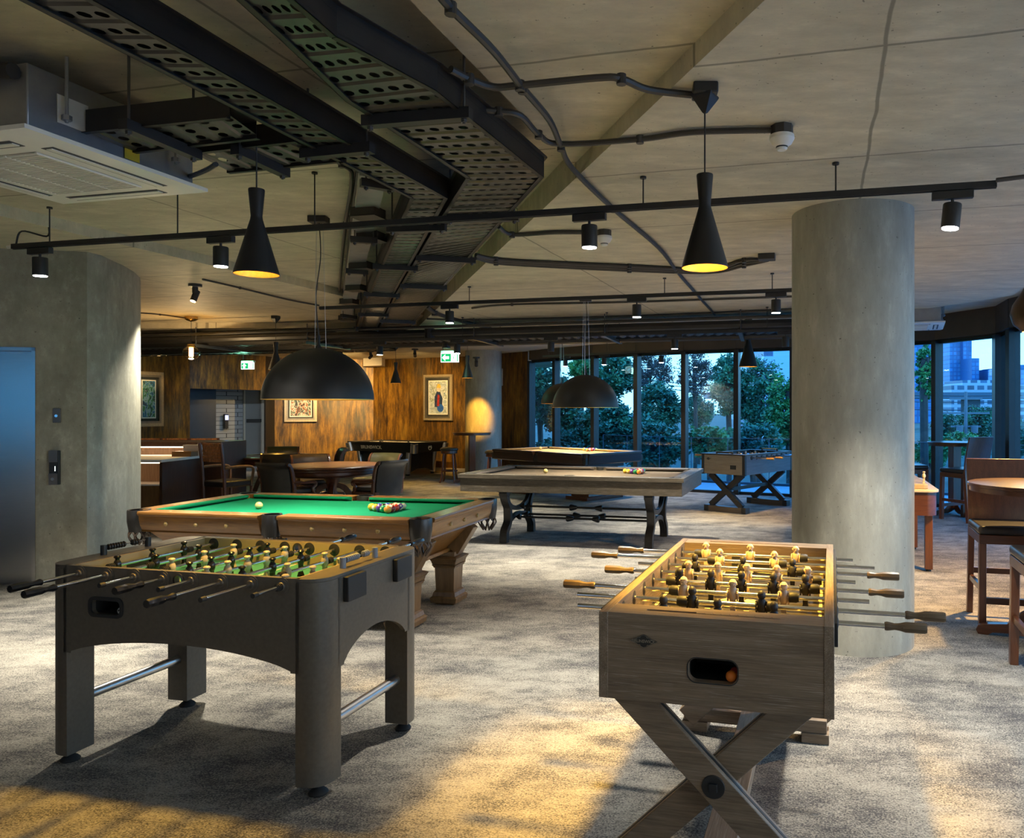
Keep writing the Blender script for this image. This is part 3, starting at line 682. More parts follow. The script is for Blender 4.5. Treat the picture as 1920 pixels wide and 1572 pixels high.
for px, lab in ((843, 'leftmost white spotlight on the second track'), (1194, 'middle white spotlight on the second track'), (1455, 'white spotlight on the second track next to the column')):
    s = on2(px); spotlight(lab, R2a[0] + (R2b[0] - R2a[0]) * s, R2a[1] + (R2b[1] - R2a[1]) * s, zR, 74)
for px, lab, on, tl in ((857, 'lit spotlight hanging beside the right exit sign', 1, (0, 0)), (1033, 'unlit spotlight on the third track left of the far domes', 0, (0, 0)), (1265, 'lit spotlight on the third track above the far window', 1, (0, 0)), (1473, 'unlit spotlight on the third track beside the column', 0, (0, 0)), (712, 'lit spotlight at the far left end of the third track', 1, (0, 0))):
    s = along(px, R3a, (R3b[0] - R3a[0], R3b[1] - R3a[1])); spotlight(lab, R3a[0] + (R3b[0] - R3a[0]) * s, R3a[1] + (R3b[1] - R3a[1]) * s, 2.56, 65, bool(on), tl)
for px, lab in ((1060, 'left small lit spotlight in front of the far windows'), (1133, 'middle small lit spotlight in front of the far windows'), (1240, 'right small lit spotlight in front of the far windows')):
    s = along(px, R4a, (R4b[0] - R4a[0], R4b[1] - R4a[1])); spotlight(lab, R4a[0] + (R4b[0] - R4a[0]) * s, R4a[1] + (R4b[1] - R4a[1]) * s, 2.60, 30, True)
# unseen tracks added behind the viewpoint for fill and amber floor light, same fittings
rail('unseen lighting track added over the near floor behind the viewpoint', (-4.6, 1.2), (2.0, -.3), zR, [(.1, zA), (.9, zA)])
for i, (x, tl) in enumerate(((-3.6, 0), (-1.0, 0), (1.4, 0))):
    spotlight('unseen spotlight added on the near track above the foreground carpet', x, 1.2 - .227 * (x + 4.6), zR, 13, True, (0, 0), 84, (1, .80, .52))
rail('unseen lighting track added for fill along the rear of the room', (-6.5, -1.2), (3.5, -3.4), zR, [(.1, zA), (.9, zB)])
for i, x in enumerate((-5.8, -3.4, -1.0, 1.2, 3.2)):
    spotlight('unseen fill spotlight added on the rear track behind the viewpoint', x, -1.2 - .22 * (x + 6.5), zR, 140, True, (0, 0), 84)
# tilted wall washers near the patina walls
def washer(label, px, Y, tx, ty, e, z=zB, col=(1, .66, .26), ang=75):
    x, y = XY(px, Y); t = thing('wall_washer', label, 'spotlight', (x, y, z), 0, None)
    MB().lathe([(.07, 0), (.07, -.03), (.02, -.035)], 20).build('canopy', M_black, t)
    MB().cyl((0, 0, -.03), (0, 0, -.10), .03).build('stem', M_black, t)
    d = Vector((tx - x, ty - y, 1.35 - (z - .13))).normalized(); p = Vector((0, 0, -.13))
    MB().cyl(p - d * .06, p + d * .07, .034, n=18).build('head', M_black, t)
    MB().cyl(p + d * .071, p + d * .074, .028, n=18).build('lens', M_bulb, t)
    s = spot('beam', t, p + d * .09, e, col, ang, .8, .04); s.rotation_euler = d.to_track_quat('-Z', 'Y').to_euler(); return t
washer('tilted black ceiling spotlight in front of the round lift core', 366, 8.6, -5.12, 8.0, 60, zA, (1, .95, .82), 80)
washer('small tilted spotlight at the top of the left patina wall', 298, 14.9, *XY(300, 16.6), 80)
washer('small tilted spotlight left of the white bulkhead', 695, 17.2, *XY(600, 19.8), 75)
washer('small tilted spotlight above the standing portrait', 778, 16.6, *XY(790, 19.6), 75)
washer('small spotlight above the wooden door lintel wall', 470, 16.0, *XY(440, 18.3), 22, zB, (.7, .85, 1))
washer('small amber spotlight hidden behind the dome, washing the back wall', 640, 17.0, *XY(650, 20.0), 80)
washer('small amber spotlight aimed at the far concrete column', 893, 15.4, *XY(893, 16.95), 100, 2.6, (1, .48, .05), 27)

# ceiling boxes, detectors
def detector(label, px, py):
    x, y, z = Pz(px, py, zB); t = thing('smoke_detector', label, 'smoke detector', (x, y, zB))
    m = MB(); m.lathe([(.052, 0), (.052, -.045)], 8); m.build('back_box', M_cond, t)
    MB().lathe([(.056, -.045), (.058, -.062), (.045, -.085), (.026, -.098), (.026, -.106), (.020, -.114), (.001, -.115)], 28, None, False).build('head', M_white, t)
    MB().lathe([(.0275, -.097), (.0275, -.103)], 20).build('slots', M_black, t)
detector('white smoke detector on the slab right of the right cone lamp', 1466, 236)
detector('white smoke detector half hidden by the spotlight on the front track', 1133, 432)

# pendants
def cone_lamp(label, x, y, zb, ztop, e=30, box=True, sc=1.0, can=True):
    t = thing('cone_pendant', label, 'pendant lamp', (x, y, zb), 0, 'black cone pendants')
    k = sc
    MB().lathe([(.093 * k, 0), (.095 * k, .004), (.026 * k, .245 * k), (.024 * k, .26 * k), (.034 * k, .375 * k), (.033 * k, .380 * k), (.001, .382 * k)], 40, None, False).build('shade', M_blackm, t)
    MB().lathe([(.0925 * k, .001), (.080 * k, .05 * k), (.024 * k, .243 * k), (.001, .243 * k)], 40, None, False).build('gold_lining', M_gold, t)
    MB().sph((0, 0, .07 * k), .028 * k).build('bulb', M_bulb, t)
    MB().cyl((0, 0, .38 * k), (0, 0, ztop - zb), .0035, n=6).build('cord', M_black, t)
    if can:
        zt = ztop - zb
        MB().lathe([(.001, zt - .115), (.012, zt - .11), (.055, zt - .055), (.062, zt - .045), (.062, zt - .04)], 4 if box else 24, RZ(.3)).build('canopy', M_blackm, t)
        MB().box(-.05, .05, -.05, .05, zt - .045, zt).build('ceiling_box', M_black, t, .006)
    spot('beam', t, (0, 0, .035 * k), e, (1, .57, .09), 64, .7, .06)
    point('glow', t, (0, 0, .13 * k), e * .03, (1, .6, .18), .015)
    return t
x, y = XY(1321.5, 3.12); cone_lamp('black cone pendant with glowing gold inside above the weathered foosball table', x, y, ZZ(503, 3.12), zB, 85)
x, y = XY(481, 3.42); cone_lamp('black cone pendant with gold inside above the graphite foosball table', x, y, ZZ(515, 3.42), 2.715, 36, can=False)
for px, py, Y, lab, e in ((742, 719, 15.6, 'small cone pendant before the patina wall left of the portrait', 25), (876.5, 709, 14.6, 'small cone pendant in front of the amber column', 30), (1403, 688, 11.2, 'small cone pendant in front of the far right window', 30), (517, 694, 11.5, 'cone pendant almost hidden behind the big dome lamp', 20)):
    x, y = XY(px, Y); cone_lamp(lab, x, y, ZZ(py, Y), zA if px == 517 else zB, e, sc=1.12 if Y > 12 else (1.45 if Y < 11.3 else 1.1))
def dome_lamp(label, px, Y, pyrim, R, hgt, e, cord_top, box=True):
    x, y = XY(px, Y); zb = ZZ(pyrim, Y)
    t = thing('dome_pendant', label, 'pendant lamp', (x, y, zb), 0, 'large black dome pendants')
    pr = [(R * math.cos(a), hgt * math.sin(a)) for a in [PI / 2 * i / 18 for i in range(18)]] + [(.03, hgt * .999), (.001, hgt)]
    MB().lathe(pr, 72, None, False).build('shade', M_blackm, t, ang=80)
    pr2 = [((R - .006) * math.cos(a), .001 + (hgt - .008) * math.sin(a)) for a in [PI / 2 * i / 18 for i in range(18)]] + [(.001, hgt - .008)]
    MB().lathe(pr2, 72, None, False).build('gold_lining', M_gold, t, ang=80)
    m = MB(); m.lathe([(R - .006, 0), (R, 0), (R, .004), (R - .006, .004)], 72, None, False); m.build('rim', M_gold, t)
    MB().lathe([(.001, hgt + .10), (.012, hgt + .10), (.012, hgt + .03), (.028, hgt - .005)], 20, None, False).build('stem', M_blackm, t)
    MB().sph((0, 0, hgt * .45), .055).build('bulb', M_bulb, t)
    for i in range(3):
        a = 2 * PI * i / 3 + .4; m = MB(); m.cyl((R * .13 * math.cos(a), R * .13 * math.sin(a), hgt * .98), (.03 * math.cos(a), .03 * math.sin(a), cord_top - zb), .0018, n=5); m.build('suspension_wire', M_satin, t)
    MB().tube(smoothpath([(0, 0, hgt + .1), (-.02, 0, hgt + .4 * (cord_top - zb - hgt)), (.015, 0, hgt + .7 * (cord_top - zb - hgt)), (0, 0, cord_top - zb)], 6), .004, 6).build('cord', M_black, t)
    MB().box(-.07, .07, -.05, .05, cord_top - zb - .05, cord_top - zb).build('ceiling_box', M_black, t, .006)
    spot('beam', t, (0, 0, hgt * .3), e, (1, .86, .58), 118, .35, .06)
    point('glow', t, (0, 0, hgt * .62), e * .05, (1, .72, .35), .03)
    return t
dome_lamp('large black dome pendant over the green pool table, the nearest of three', 597.5, 5.95, 750, .408, .40, 17, zC)
dome_lamp('black dome pendant over the grey pool table', 1098, 9.0, 764.8, .387, .385, 26, zB)
dome_lamp('black dome pendant farthest back, partly behind another dome', 1053, 13.6, 757.5, .36, .36, 34, zB)
# globe filament bulb
x, y = XY(358.5, 11.6); t = thing('globe_pendant', 'clear glass globe bulb on a brass cap hanging by the lift core', 'pendant lamp', (x, y, ZZ(662, 11.6)))
MB().sph((0, 0, 0), .115, (1, 1, .92), 28, 18).build('globe', M_bulbglass, t)
MB().lathe([(.001, .13), (.05, .13), (.06, .10), (.06, .085), (.04, .08)], 24, None, False).build('cap', M_brass, t)
MB().lathe([(.001, .08), (.030, .075), (.030, -.055), (.001, -.06)], 20, None, False).build('filament_tube', M_bulb, t)
MB().cyl((0, 0, .13), (0, 0, 2.93 - ZZ(662, 11.6)), .004, n=6).build('cord', M_black, t)
MB().lathe([(.001, 2.87 - ZZ(662, 11.6)), (.06, 2.89 - ZZ(662, 11.6)), (.09, 2.91 - ZZ(662, 11.6)), (.09, 2.95 - ZZ(662, 11.6))], 24, None, False).build('canopy', M_brass, t)
point('glow', t, (0, 0, -.18), 6, (1, .7, .35), .08)
# pear shaped copper lamp at the right edge
x, y = XY(1938, 6.2); zb = ZZ(622, 6.2); t = thing('pear_pendant', 'brown pear-shaped pendant cut by the right edge, glowing inside', 'pendant lamp', (x, y, zb))
MB().lathe([(.085, 0), (.15, .06), (.175, .14), (.155, .22), (.09, .32), (.04, .42), (.025, .5), (.001, .505)], 40, None, False).build('shade', plain('brown_metal_lamp', (.055, .032, .015), .35, .4, .1), t, ang=80)
MB().lathe([(.084, .001), (.147, .06), (.17, .14), (.15, .22), (.085, .32), (.001, .4)], 40, None, False).build('gold_lining', M_gold, t, ang=80)
MB().sph((0, 0, .12), .05).build('bulb', M_bulb, t); MB().cyl((0, 0, .5), (0, 0, zB - zb), .004, n=6).build('cord', M_black, t)
spot('beam', t, (0, 0, .02), 80, (1, .60, .20), 158, .4, .05)

# exit signs
def exit_sign(label, px, py, Y, w, arrow):
    x, y = XY(px, Y); z = ZZ(py, Y); t = thing('exit_sign', label, 'exit sign', (x, y, z), -.12)
    h = w * .5
    MB().box(-w / 2, w / 2, -.015, .05, h * .5, h * .78).build('housing', M_white, t, .004)
    MB().box(-w / 2, w / 2, -.012, .012, -h * .5, h * .5).build('panel', M_exitw, t)
    MB().box(-w * .47, w * .47, -.016, -.0125, -h * .42, h * .42).build('green_face', M_exitg, t)
    m = MB()
    if arrow == 'left': m.prism([(-w * .43, 0), (-w * .24, h * .36), (-w * .24, h * .15), (-w * .03, h * .15), (-w * .03, -h * .15), (-w * .24, -h * .15), (-w * .24, -h * .36)][::-1], -.019, -.017)
    else: m.prism([(-w * .24, h * .38), (-w * .42, 0), (-w * .32, 0), (-w * .32, -h * .36), (-w * .16, -h * .36), (-w * .16, 0), (-w * .06, 0)], -.019, -.017)
    m.build('arrow', M_exitw, t)
    MB().box(w * .08, w * .42, -.019, -.017, -h * .38, h * .38).build('door_pictogram', M_exitw, t)
    m = MB()
    for a, b, r in (((.25, .10), (.22, -.06), .02), ((.25, .10), (.33, .04), .009), ((.25, .10), (.16, .06), .009), ((.22, -.06), (.30, -.16), .011), ((.30, -.16), (.30, -.28), .010), ((.22, -.06), (.18, -.18), .011), ((.18, -.18), (.11, -.22), .010)):
        m.beam((a[0] * w, -.0205, a[1] * h * 1.3), (b[0] * w, -.0205, b[1] * h * 1.3), r * w * 1.6, .003, (0, 1, 0))
    m.cyl((w * .27, -.0185, h * .25), (w * .27, -.0215, h * .25), w * .024, n=14); m.build('running_figure', M_exitg, t)
    m = MB(); m.cyl((-w * .4, .02, h * .78), (-w * .4, .02, zB - z), .008, n=6); m.build('hanging_rod', M_black, t)
    l_ = point('glow', t, (0, -.12, -.02), 1.5, (.3, 1, .6), .08)
exit_sign('green exit sign with a left arrow hanging before the far column', 843.5, 671, 14.2, .34, 'left')
exit_sign('green exit sign with an up arrow above the tiled doorway', 464.5, 686.5, 15.4, .27, 'up')

# ceiling cassette air conditioners
def cassette(label, cx, cy, z, rz, s=.95, top=zC):
    t = thing('ceiling_cassette', label, 'air conditioner', (cx, cy, z), rz)
    k = s / 2
    MB().box(-k * .90, k * .90, -k * .90, k * .90, .028, min(.30, top - z - .03)).build('body', M_galv, t, .006)
    m = MB(); m.hexa([(-k, -k), (k, -k), (k, k), (-k, k)], [(-k, -k), (k, -k), (k, k), (-k, k)], .012, .03)
    m.hexa([(-k * .93, -k * .93), (k * .93, -k * .93), (k * .93, k * .93), (-k * .93, k * .93)], [(-k, -k), (k, -k), (k, k), (-k, k)], 0, .012); m.build('panel', M_acwhite, t)
    for i in range(4):
        m = MB(); m.box(-k * .62, k * .62, -k * .84, -k * .70, -.0015, .004, RZ(PI / 2 * i)); m.build('outlet', M_black, t)
        m = MB(); m.box(-k * .60, k * .60, -k * .80, -k * .735, -.006, -.002, RZ(PI / 2 * i) @ T(0, 0, 0)); m.build('louvre', M_acwhite, t)
    m = MB(); m.box(-k * .56, k * .56, -k * .56, k * .56, -.004, .0); m.build('grille_backing', M_grille, t)
    m = MB()
    for i in range(26): y = -k * .54 + i * k * 1.08 / 25; m.box(-k * .56, k * .56, y - .004, y + .004, -.010, -.003)
    for i in range(4): x = -k * .56 + i * k * 1.12 / 3; m.box(x - .006, x + .006, -k * .56, k * .56, -.011, -.003)
    m.build('grille', M_acwhite, t)
    for sx, sy in ((1, 1), (-1, 1), (1, -1), (-1, -1)):
        m = MB(); m.cyl((sx * k * .97, sy * k * .6, .10), (sx * k * .97, sy * k * .6, top - z), .007, n=8); m.cyl((sx * k * .97, sy * k * .6, .11), (sx * k * .97, sy * k * .6, .13), .02, n=6); m.build('threaded_rod', M_galv, t)
    return t
ra, rb, rc = P(382, 363, 2.66), P(125, 387, 2.66), P(40, 244, 2.66)
ac = cassette('large cream ceiling cassette air conditioner at the top left', (rb[0] + rc[0]) / 2, (rb[1] + rc[1]) / 2, 2.66, -GA, .94)
MB().tube(smoothpath([(-.02, -.43, .26), (.10, -.47, .27), (.22, -.47, .27), (.40, -.46, .25)], 6), .032, 12, None).build('condensate_pipe', M_cond, ac)
m = MB(); m.lathe([(.036, 0), (.040, .01), (.036, .02), (.040, .03), (.036, .04)], 14, T(.02, -.432, .26) @ RX(PI / 2) , True); m.build('white_collar', M_white, ac)
MB().box(.425, .428, -.30, -.16, .10, .22).build('warning_label', M_white, ac)
MB().box(.428, .4295, .02, .10, .05, .12).build('yellow_label', plain('yellow_sticker', (.75, .50, .03), .5), ac)
x, y = XY(1700, 10.5); cassette('ceiling cassette air conditioner seen beside the round column at the far right', x, y, ZZ(606, 9.9), -.35, .95)
x, y = XY(628, 15.0); cassette('far ceiling cassette peeping out behind the big dome lamp', x, y, ZZ(655, 15), -.2, .95, zB)
x, y = XY(965, 17.3)
wn = Vector(W5) - Vector(W4); wa = math.atan2(wn.y, wn.x)
t = thing('wall_speaker', 'small cream loudspeaker on the dark patina wall beside the column', 'loudspeaker', (*XY(945.5, 18.15), ZZ(708, 18.15)), wa)
MB().box(-.12, .12, -.22, -.02, -.20, .20).build('cabinet', M_white, t, .01); MB().box(-.10, .10, -.23, -.218, -.18, .18).build('grille', M_grille, t)

# ================================================================== GAME TABLES
def fig_classic():
    m = MB()
    m.lathe([(.001, .045), (.010, .0445), (.0145, .040), (.0145, .036), (.0095, .031), (.0085, .025), (.013, .019), (.0165, .008), (.0165, -.008), (.012, -.020), (.008, -.024)], 14, None, False)
    m.sph((0, 0, 0), .0155, (1.15, 1, 1), 12, 8)
    m.hexa([(-.008, -.006), (.008, -.006), (.008, .006), (-.008, .006)], [(-.010, -.007), (.010, -.007), (.010, .007), (-.010, .007)], -.060, -.018)
    m.hexa([(-.012, -.012), (.012, -.012), (.012, .012), (-.012, .012)], [(-.009, -.007), (.009, -.007), (.009, .007), (-.009, .007)], -.078, -.058); return m
def fig_robot(plain_head=False):
    m = MB(); m.sph((0, 0, .038), .0145, (1, 1, 1.15), 14, 10)
    if not plain_head:
        m.box(-.004, .004, -.018, -.012, .034, .041); m.box(-.010, .010, -.0155, -.010, .043, .047); m.box(-.007, .007, -.0155, -.011, .028, .031); m.cyl((-.016, 0, .038), (.016, 0, .038), .004, n=8)
    m.lathe([(.008, .026), (.013, .021), (.016, .014), (.0165, -.012), (.012, -.022), (.008, -.024)], 14)
    for s in (-1, 1): m.cyl((s * .0165, 0, .0), (s * .021, 0, .0), .017, n=16); m.box(s * .0175 - .003, s * .0175 + .003, -.008, .008, -.026, .018)
    m.hexa([(-.009, -.006), (.009, -.006), (.009, .006), (-.009, .006)], [(-.011, -.008), (.011, -.008), (.011, .008), (-.011, .008)], -.062, -.018)
    m.hexa([(-.013, -.010), (.013, -.010), (.013, .010), (-.013, .010)], [(-.010, -.007), (.010, -.007), (.010, .007), (-.010, .007)], -.078, -.060); return m
PROTO = {}
def inst(key, builder, name, mat, parent, M):
    """one mesh shared by all repeats of a small piece"""
    if key not in PROTO:
        o = builder().build(name, mat, parent); PROTO[key] = o.data; o.matrix_local = M; return o
    o = bpy.data.objects.new(name, PROTO[key]); lk(o, parent); o.matrix_local = M; return o
def handle_mesh(r=.017, l=.125):
    m = MB(); m.lathe([(.001, 0), (r * .86, 0), (r, .006), (r, l * .50), (r * .72, l * .64), (r * .62, l * .76), (r * .82, l * .90), (r * .86, l * .95), (r * .74, l), (.001, l)], 8, None, False); m.cyl((0, -r * 1.04, l * .55), (0, r * 1.04, l * .55), r * .16, n=8); return m
def rods(table, key, origin, d, ylist, z, men, cols, hand, ends, Wd, r, fig, hmat, bump, rx, stubcap=True, bearing=True):
    """rods lie along local x of `table` after `rx` (a matrix taking rod space to table space)"""
    for i in range(8):
        M0 = rx(i); x0, x1 = ends[i]
        a = x0 + (.10 if hand[i] == 'L' else 0); b = x1 - (.10 if hand[i] == 'R' else 0)
        rod = MB().cyl((a, 0, 0), (b, 0, 0), r, n=14).build('rod', M_chrome, table); rod.matrix_local = M0
        for k, xm in enumerate(men[i]):
            inst(key + fig[cols[i]][0], fig[cols[i]][1], 'player_figure', fig[cols[i]][2], rod, T(xm, 0, 0))
        if bump:
            mx = sorted(men[i])
            for xb, sg in ((mx[0] - .018, -1), (mx[-1] + .018, 1)): inst(key + 'bump', bump, 'rubber_bumper', M_rubber, rod, T(xb, 0, 0) @ RY(PI / 2 * sg))
        if hand[i] == 'L': inst(key + 'hand', handle_mesh, 'handle', hmat, rod, T(x0, 0, 0) @ RY(PI / 2))
        elif hand[i] == 'R': inst(key + 'hand', handle_mesh, 'handle', hmat, rod, T(x1, 0, 0) @ RY(-PI / 2))
        if stubcap:
            e, sg = ((x1, 1) if hand[i] == 'L' else (x0, -1))
            MB().cyl((e - sg * .02, 0, 0), (e + sg * .004, 0, 0), r * 1.25, n=12).build('end_cap', M_rubber, rod)
        if bearing:
            for sg in (-1, 1):
                inst(key + 'bear' , lambda: MB().lathe([(r * 1.1, 0), (.035, 0), (.035, .003), (.028, .004), (.028, .006), (.018, .007), (.016, .012), (r * 1.1, .014)], 28, None, False), 'bearing', M_espresso if key == 'LF' else M_rubber, rod, T(sg * Wd / 2, 0, 0) @ RY(PI / 2 * sg))
                inst(key + 'bear2', lambda: MB().lathe([(r * 1.1, 0), (.031, 0), (.031, .005), (.018, .008), (r * 1.1, .008)], 28, None, False), 'inner_bearing', M_rubber, rod, T(sg * (Wd / 2 - .024), 0, 0) @ RY(-PI / 2 * sg))
def ribbed(): 
    m = MB(); pr = [(.005, 0)]
    for k in range(4): pr += [(.015, .002 + k * .008), (.015, .006 + k * .008), (.011, .007 + k * .008), (.011, .009 + k * .008)]
    m.lathe(pr + [(.005, .034)], 18, None, False); return m
def smoothbump(): return MB().lathe([(.006, 0), (.018, .001), (.019, .004), (.019, .028), (.0165, .032), (.0165, .036), (.006, .036)], 22, None, False)

# ---- graphite foosball table, front left
LFn, LFa, LFL, LFW, LFz = (-1.2265, 3.013), .2385, 1.37, .775, .874
(cx, cy), u, v = frame(LFn, LFa, LFL, LFW)
t = LF = thing('foosball_table', 'graphite foosball table with green pitch and curved aprons standing front left', 'foosball table', (cx, cy, 0), -LFa)
hl_, hw_ = LFL / 2, LFW / 2
def LFs(px): return hl_ - along(px, LFn, (-u[0], -u[1]))
def arch(x0, x1, z0, z1, zt_, flat=.04, n=20):
    pts = [(x0, z0), (x0 + flat, z0)] + [(x0 + flat + (x1 - x0 - 2 * flat) * i / n, z0 + .008 + (z1 - z0 - .008) * (1 - (2 * i / n - 1) ** 2) ** .8) for i in range(n + 1)] + [(x1 - flat, z0), (x1, z0), (x1, zt_), (x0, zt_)]
    return pts
rx0, rx1 = LFs(171), LFs(228)
hz0, hz1 = .672, .738
ret = rrect(rx0, rx1, hz0, hz1, .022)
svx = LFs(334); serve = [(svx + .020 * math.cos(a), .843 + .020 * math.sin(a)) for a in [2 * PI * i / 20 for i in range(20)]]
serve = [(x, z - .004) for x, z in serve]
for y, hs, nm in ((-hw_ + .011, [ret, serve], 'front_panel'), (hw_ - .011, [serve], 'back_panel')):
    holed(arch(-hl_ + .10, hl_ - .10, .497, .572, LFz), hs, .022, nm, M_espresso, t, T(0, y, 0) @ RX(PI / 2))
    s = 1 if y < 0 else -1
    holed([(-hl_ + .12, .755), (hl_ - .12, .755), (hl_ - .12, LFz - .002), (-hl_ + .12, LFz - .002)], [serve], .006, 'inner_side_panel', M_tan, t, T(0, y + s * .015, 0) @ RX(PI / 2))
for s in (-1, 1):
    holed(arch(-hw_ + .11, hw_ - .11, .497, .60, LFz - .014), [], .022, 'end_panel', M_espresso, t, T(s * (hl_ - .011), 0, 0) @ RZ(PI / 2) @ RX(PI / 2))
    rr = .085
    def corner(cxs, cys, wx, wy, r):
        o = []
        for k in range(9):
            an = PI / 2 * k / 8; o.append((cxs * (hl_ - r + r * math.cos(an)), cys * (hw_ - r + r * math.sin(an))))
        return o + [(cxs * (hl_ - wx), cys * hw_), (cxs * (hl_ - wx), cys * (hw_ - wy)), (cxs * hl_, cys * (hw_ - wy))]
    for q in (-1, 1):
        m = MB(); m.prism(corner(s, q, .118, .13, rr), .048, LFz - .014, 'xy'); lg = m.build('leg', M_espresso, t, .002, 30)
        MB().lathe([(.001, 0), (.037, 0), (.039, .006), (.030, .016), (.014, .028), (.012, .05)], 28, T(s * (hl_ - .06), q * (hw_ - .065), 0), False).build('leveller_foot', M_rubber, lg)
    pl = []
    for q in (-1, 1):
        ks = range(9) if q == 1 else range(8, -1, -1)
        for k in ks: an = PI / 2 * k / 8; pl.append((s * (hl_ - rr + rr * math.cos(an)), q * (hw_ - rr + rr * math.sin(an))))
        pl += [(s * (hl_ - .118), q * hw_)] if q == 1 else []
        if q == 1: pl += [(s * (hl_ - .118), -hw_)]
    m = MB(); m.prism(pl, LFz - .014, LFz, 'xy'); m.build('end_rail', M_black if 0 else M_espresso, t, .0015)
    m = MB(); m.box(min(s * (hl_ - .135), s * (hl_ - .118)), max(s * (hl_ - .135), s * (hl_ - .118)), -hw_ + .02, hw_ - .02, .755, LFz - .004); m.build('inner_end_panel', M_tan, t)
    MB().box(min(s * (hl_ - .137), s * (hl_ - .134)), max(s * (hl_ - .137), s * (hl_ - .134)), -.11, .11, .757, .835).build('goal', M_black, t)
    MB().cyl((s * (hl_ - .06), -hw_ + .10, .258), (s * (hl_ - .06), hw_ - .10, .258), .023, n=24).build('strut', M_satin, t)
    # bead scorer
    cm = M_black if s < 0 else M_satin
    ys = (-.16, .08); sm = plain('black_scorer' if s < 0 else 'grey_scorer', (.02, .018, .016) if s < 0 else (.20, .22, .25), .35)
    sc = MB().cyl((s * (hl_ - .06), ys[0], LFz), (s * (hl_ - .06), ys[0], LFz + .045), .0135, n=18).build('bead_scorer', sm, t)
    MB().cyl((s * (hl_ - .06), ys[1], LFz), (s * (hl_ - .06), ys[1], LFz + .045), .0135, n=18).build('scorer_post', sm, sc)
    MB().cyl((s * (hl_ - .06), ys[0], LFz + .032), (s * (hl_ - .06), ys[1], LFz + .032), .0025, n=8).build('wire', M_chrome, sc)
    for k in range(10):
        yy = ys[0] + .024 + k * .0135 + (.035 if k > 6 else 0)
        inst('bead%d' % s, lambda: MB().lathe([(.003, -.006), (.012, -.0045), (.0145, 0), (.012, .0045), (.003, .006)], 14, None, False), 'scoring_bead', sc.data.materials[0], sc, T(s * (hl_ - .06), yy, LFz + .032) @ RX(PI / 2))
MB().box(-hl_ + .12, hl_ - .12, -hw_ + .022, hw_ - .022, .738, .758).build('pitch', M_pitch, t)
m = MB(); ln = lambda x0, x1, y0, y1: m.box(x0, x1, y0, y1, .758, .7588)
ln(-.004, .004, -hw_ + .03, hw_ - .03)
for s in (-1, 1):
    e0 = s * (hl_ - .16); e1 = s * (hl_ - .30)
    ln(min(e1, e1 + .006), max(e1, e1 + .006), -.2, .2)
    for q in (-1, 1): ln(min(e0, e1), max(e0, e1), q * .2 - .003, q * .2 + .003)
m.lathe([(.085, .758), (.091, .758), (.091, .7588), (.085, .7588)], 40, None, False); m.build('pitch_markings', M_mat2, t)
m = MB(); m.box(-hl_ + .14, hl_ - .14, -hw_ + .022, hw_ - .022, .60, .61); m.build('underside', M_espresso, t)
# ball return
m = MB(); c_ = (rx0 + rx1) / 2
m.box(rx0 - .01, rx1 + .01, -hw_ + .022, -hw_ + .20, hz0 - .012, hz0 - .002); m.box(rx0 - .012, rx1 + .012, -hw_ + .2, -hw_ + .21, hz0 - .012, hz1 + .01); m.box(rx0 - .012, rx0 - .004, -hw_ + .022, -hw_ + .2, hz0 - .01, hz1 + .01); m.box(rx1 + .004, rx1 + .012, -hw_ + .022, -hw_ + .2, hz0 - .01, hz1 + .01); m.box(rx0 - .01, rx1 + .01, -hw_ + .022, -hw_ + .20, hz1 + .002, hz1 + .01)
m.build('ball_return_box', M_rubber, t)
holed(rrect(rx0 - .010, rx1 + .010, hz0 - .010, hz1 + .010, .028), [rrect(rx0 + .004, rx1 - .004, hz0 + .004, hz1 - .004, .018)], .008, 'ball_return_ring', M_rubber, t, T(0, -hw_ - .003, 0) @ RX(PI / 2))
sv = MB(); sv.lathe([(.020, 0), (.030, 0), (.030, .004), (.021, .006)], 28, T(svx, -hw_, .839) @ RX(PI / 2), False); sv.build('serving_ring', M_espresso, t)
m = MB(); m.lathe([(.020, 0), (.028, 0), (.028, .004), (.020, .006)], 28, T(svx, hw_ - .028, .839) @ RX(PI / 2), False); m.build('serving_ring', M_rubber, t)
# drink holder boxes on the right end
for (pa, pb) in ((643, 678), (736, 764)):
    ya, yb = (along(p, (LFn[0], LFn[1]), v) - hw_ for p in (pa, pb))
    MB().box(hl_, hl_ + .026, ya, yb, .755, .858).build('cup_holder_box', M_rubber, t, .004)
# rods
men_px = [(220, 286, 345), (292, 373), (322, 383, 438), (355, 396, 433.5, 468, 501), (387.5, 427, 464, 500, 534), (454, 511, 564), (539, 609), (535, 586.5, 637.5)]
hand = ['L', 'L', 'R', 'L', 'R', 'L', 'R', 'R']; endpx = [18, 44, 187.5, 214.6, 298, 274, 377, 475]
menL, endL = [], []
for i in range(8):
    s = 1.181 - .1434 * i; p0 = (LFn[0] - u[0] * s, LFn[1] - u[1] * s)
    menL.append([along(p, p0, v) - hw_ for p in men_px[i]])
    e0 = along(endpx[i], p0, v) - hw_; out = -hw_ - e0
    endL.append((e0, hw_ + (.30 if hand[i] == 'R' and i < 8 else .10)))
endL[4] = (endL[4][0], hw_ + .36); endL[6] = (endL[6][0], hw_ + .34); endL[7] = (endL[7][0], hw_ + .33); endL[2] = (endL[2][0], hw_ + .16)
rods(LF, 'LF', None, None, None, .841, menL, 'bbwbwbww', hand, endL, LFW, .008, {'b': ('b', fig_classic, M_darkfig), 'w': ('w', fig_classic, M_ivory)}, M_darkfig, ribbed, lambda i: T(hl_ - (1.181 - .1434 * i), 0, .841) @ RZ(PI / 2))
x, y = cx, cy
def loc2(px_, py_, z): return (cx + u[0] * px_ + v[0] * py_, cy + u[1] * px_ + v[1] * py_, z)
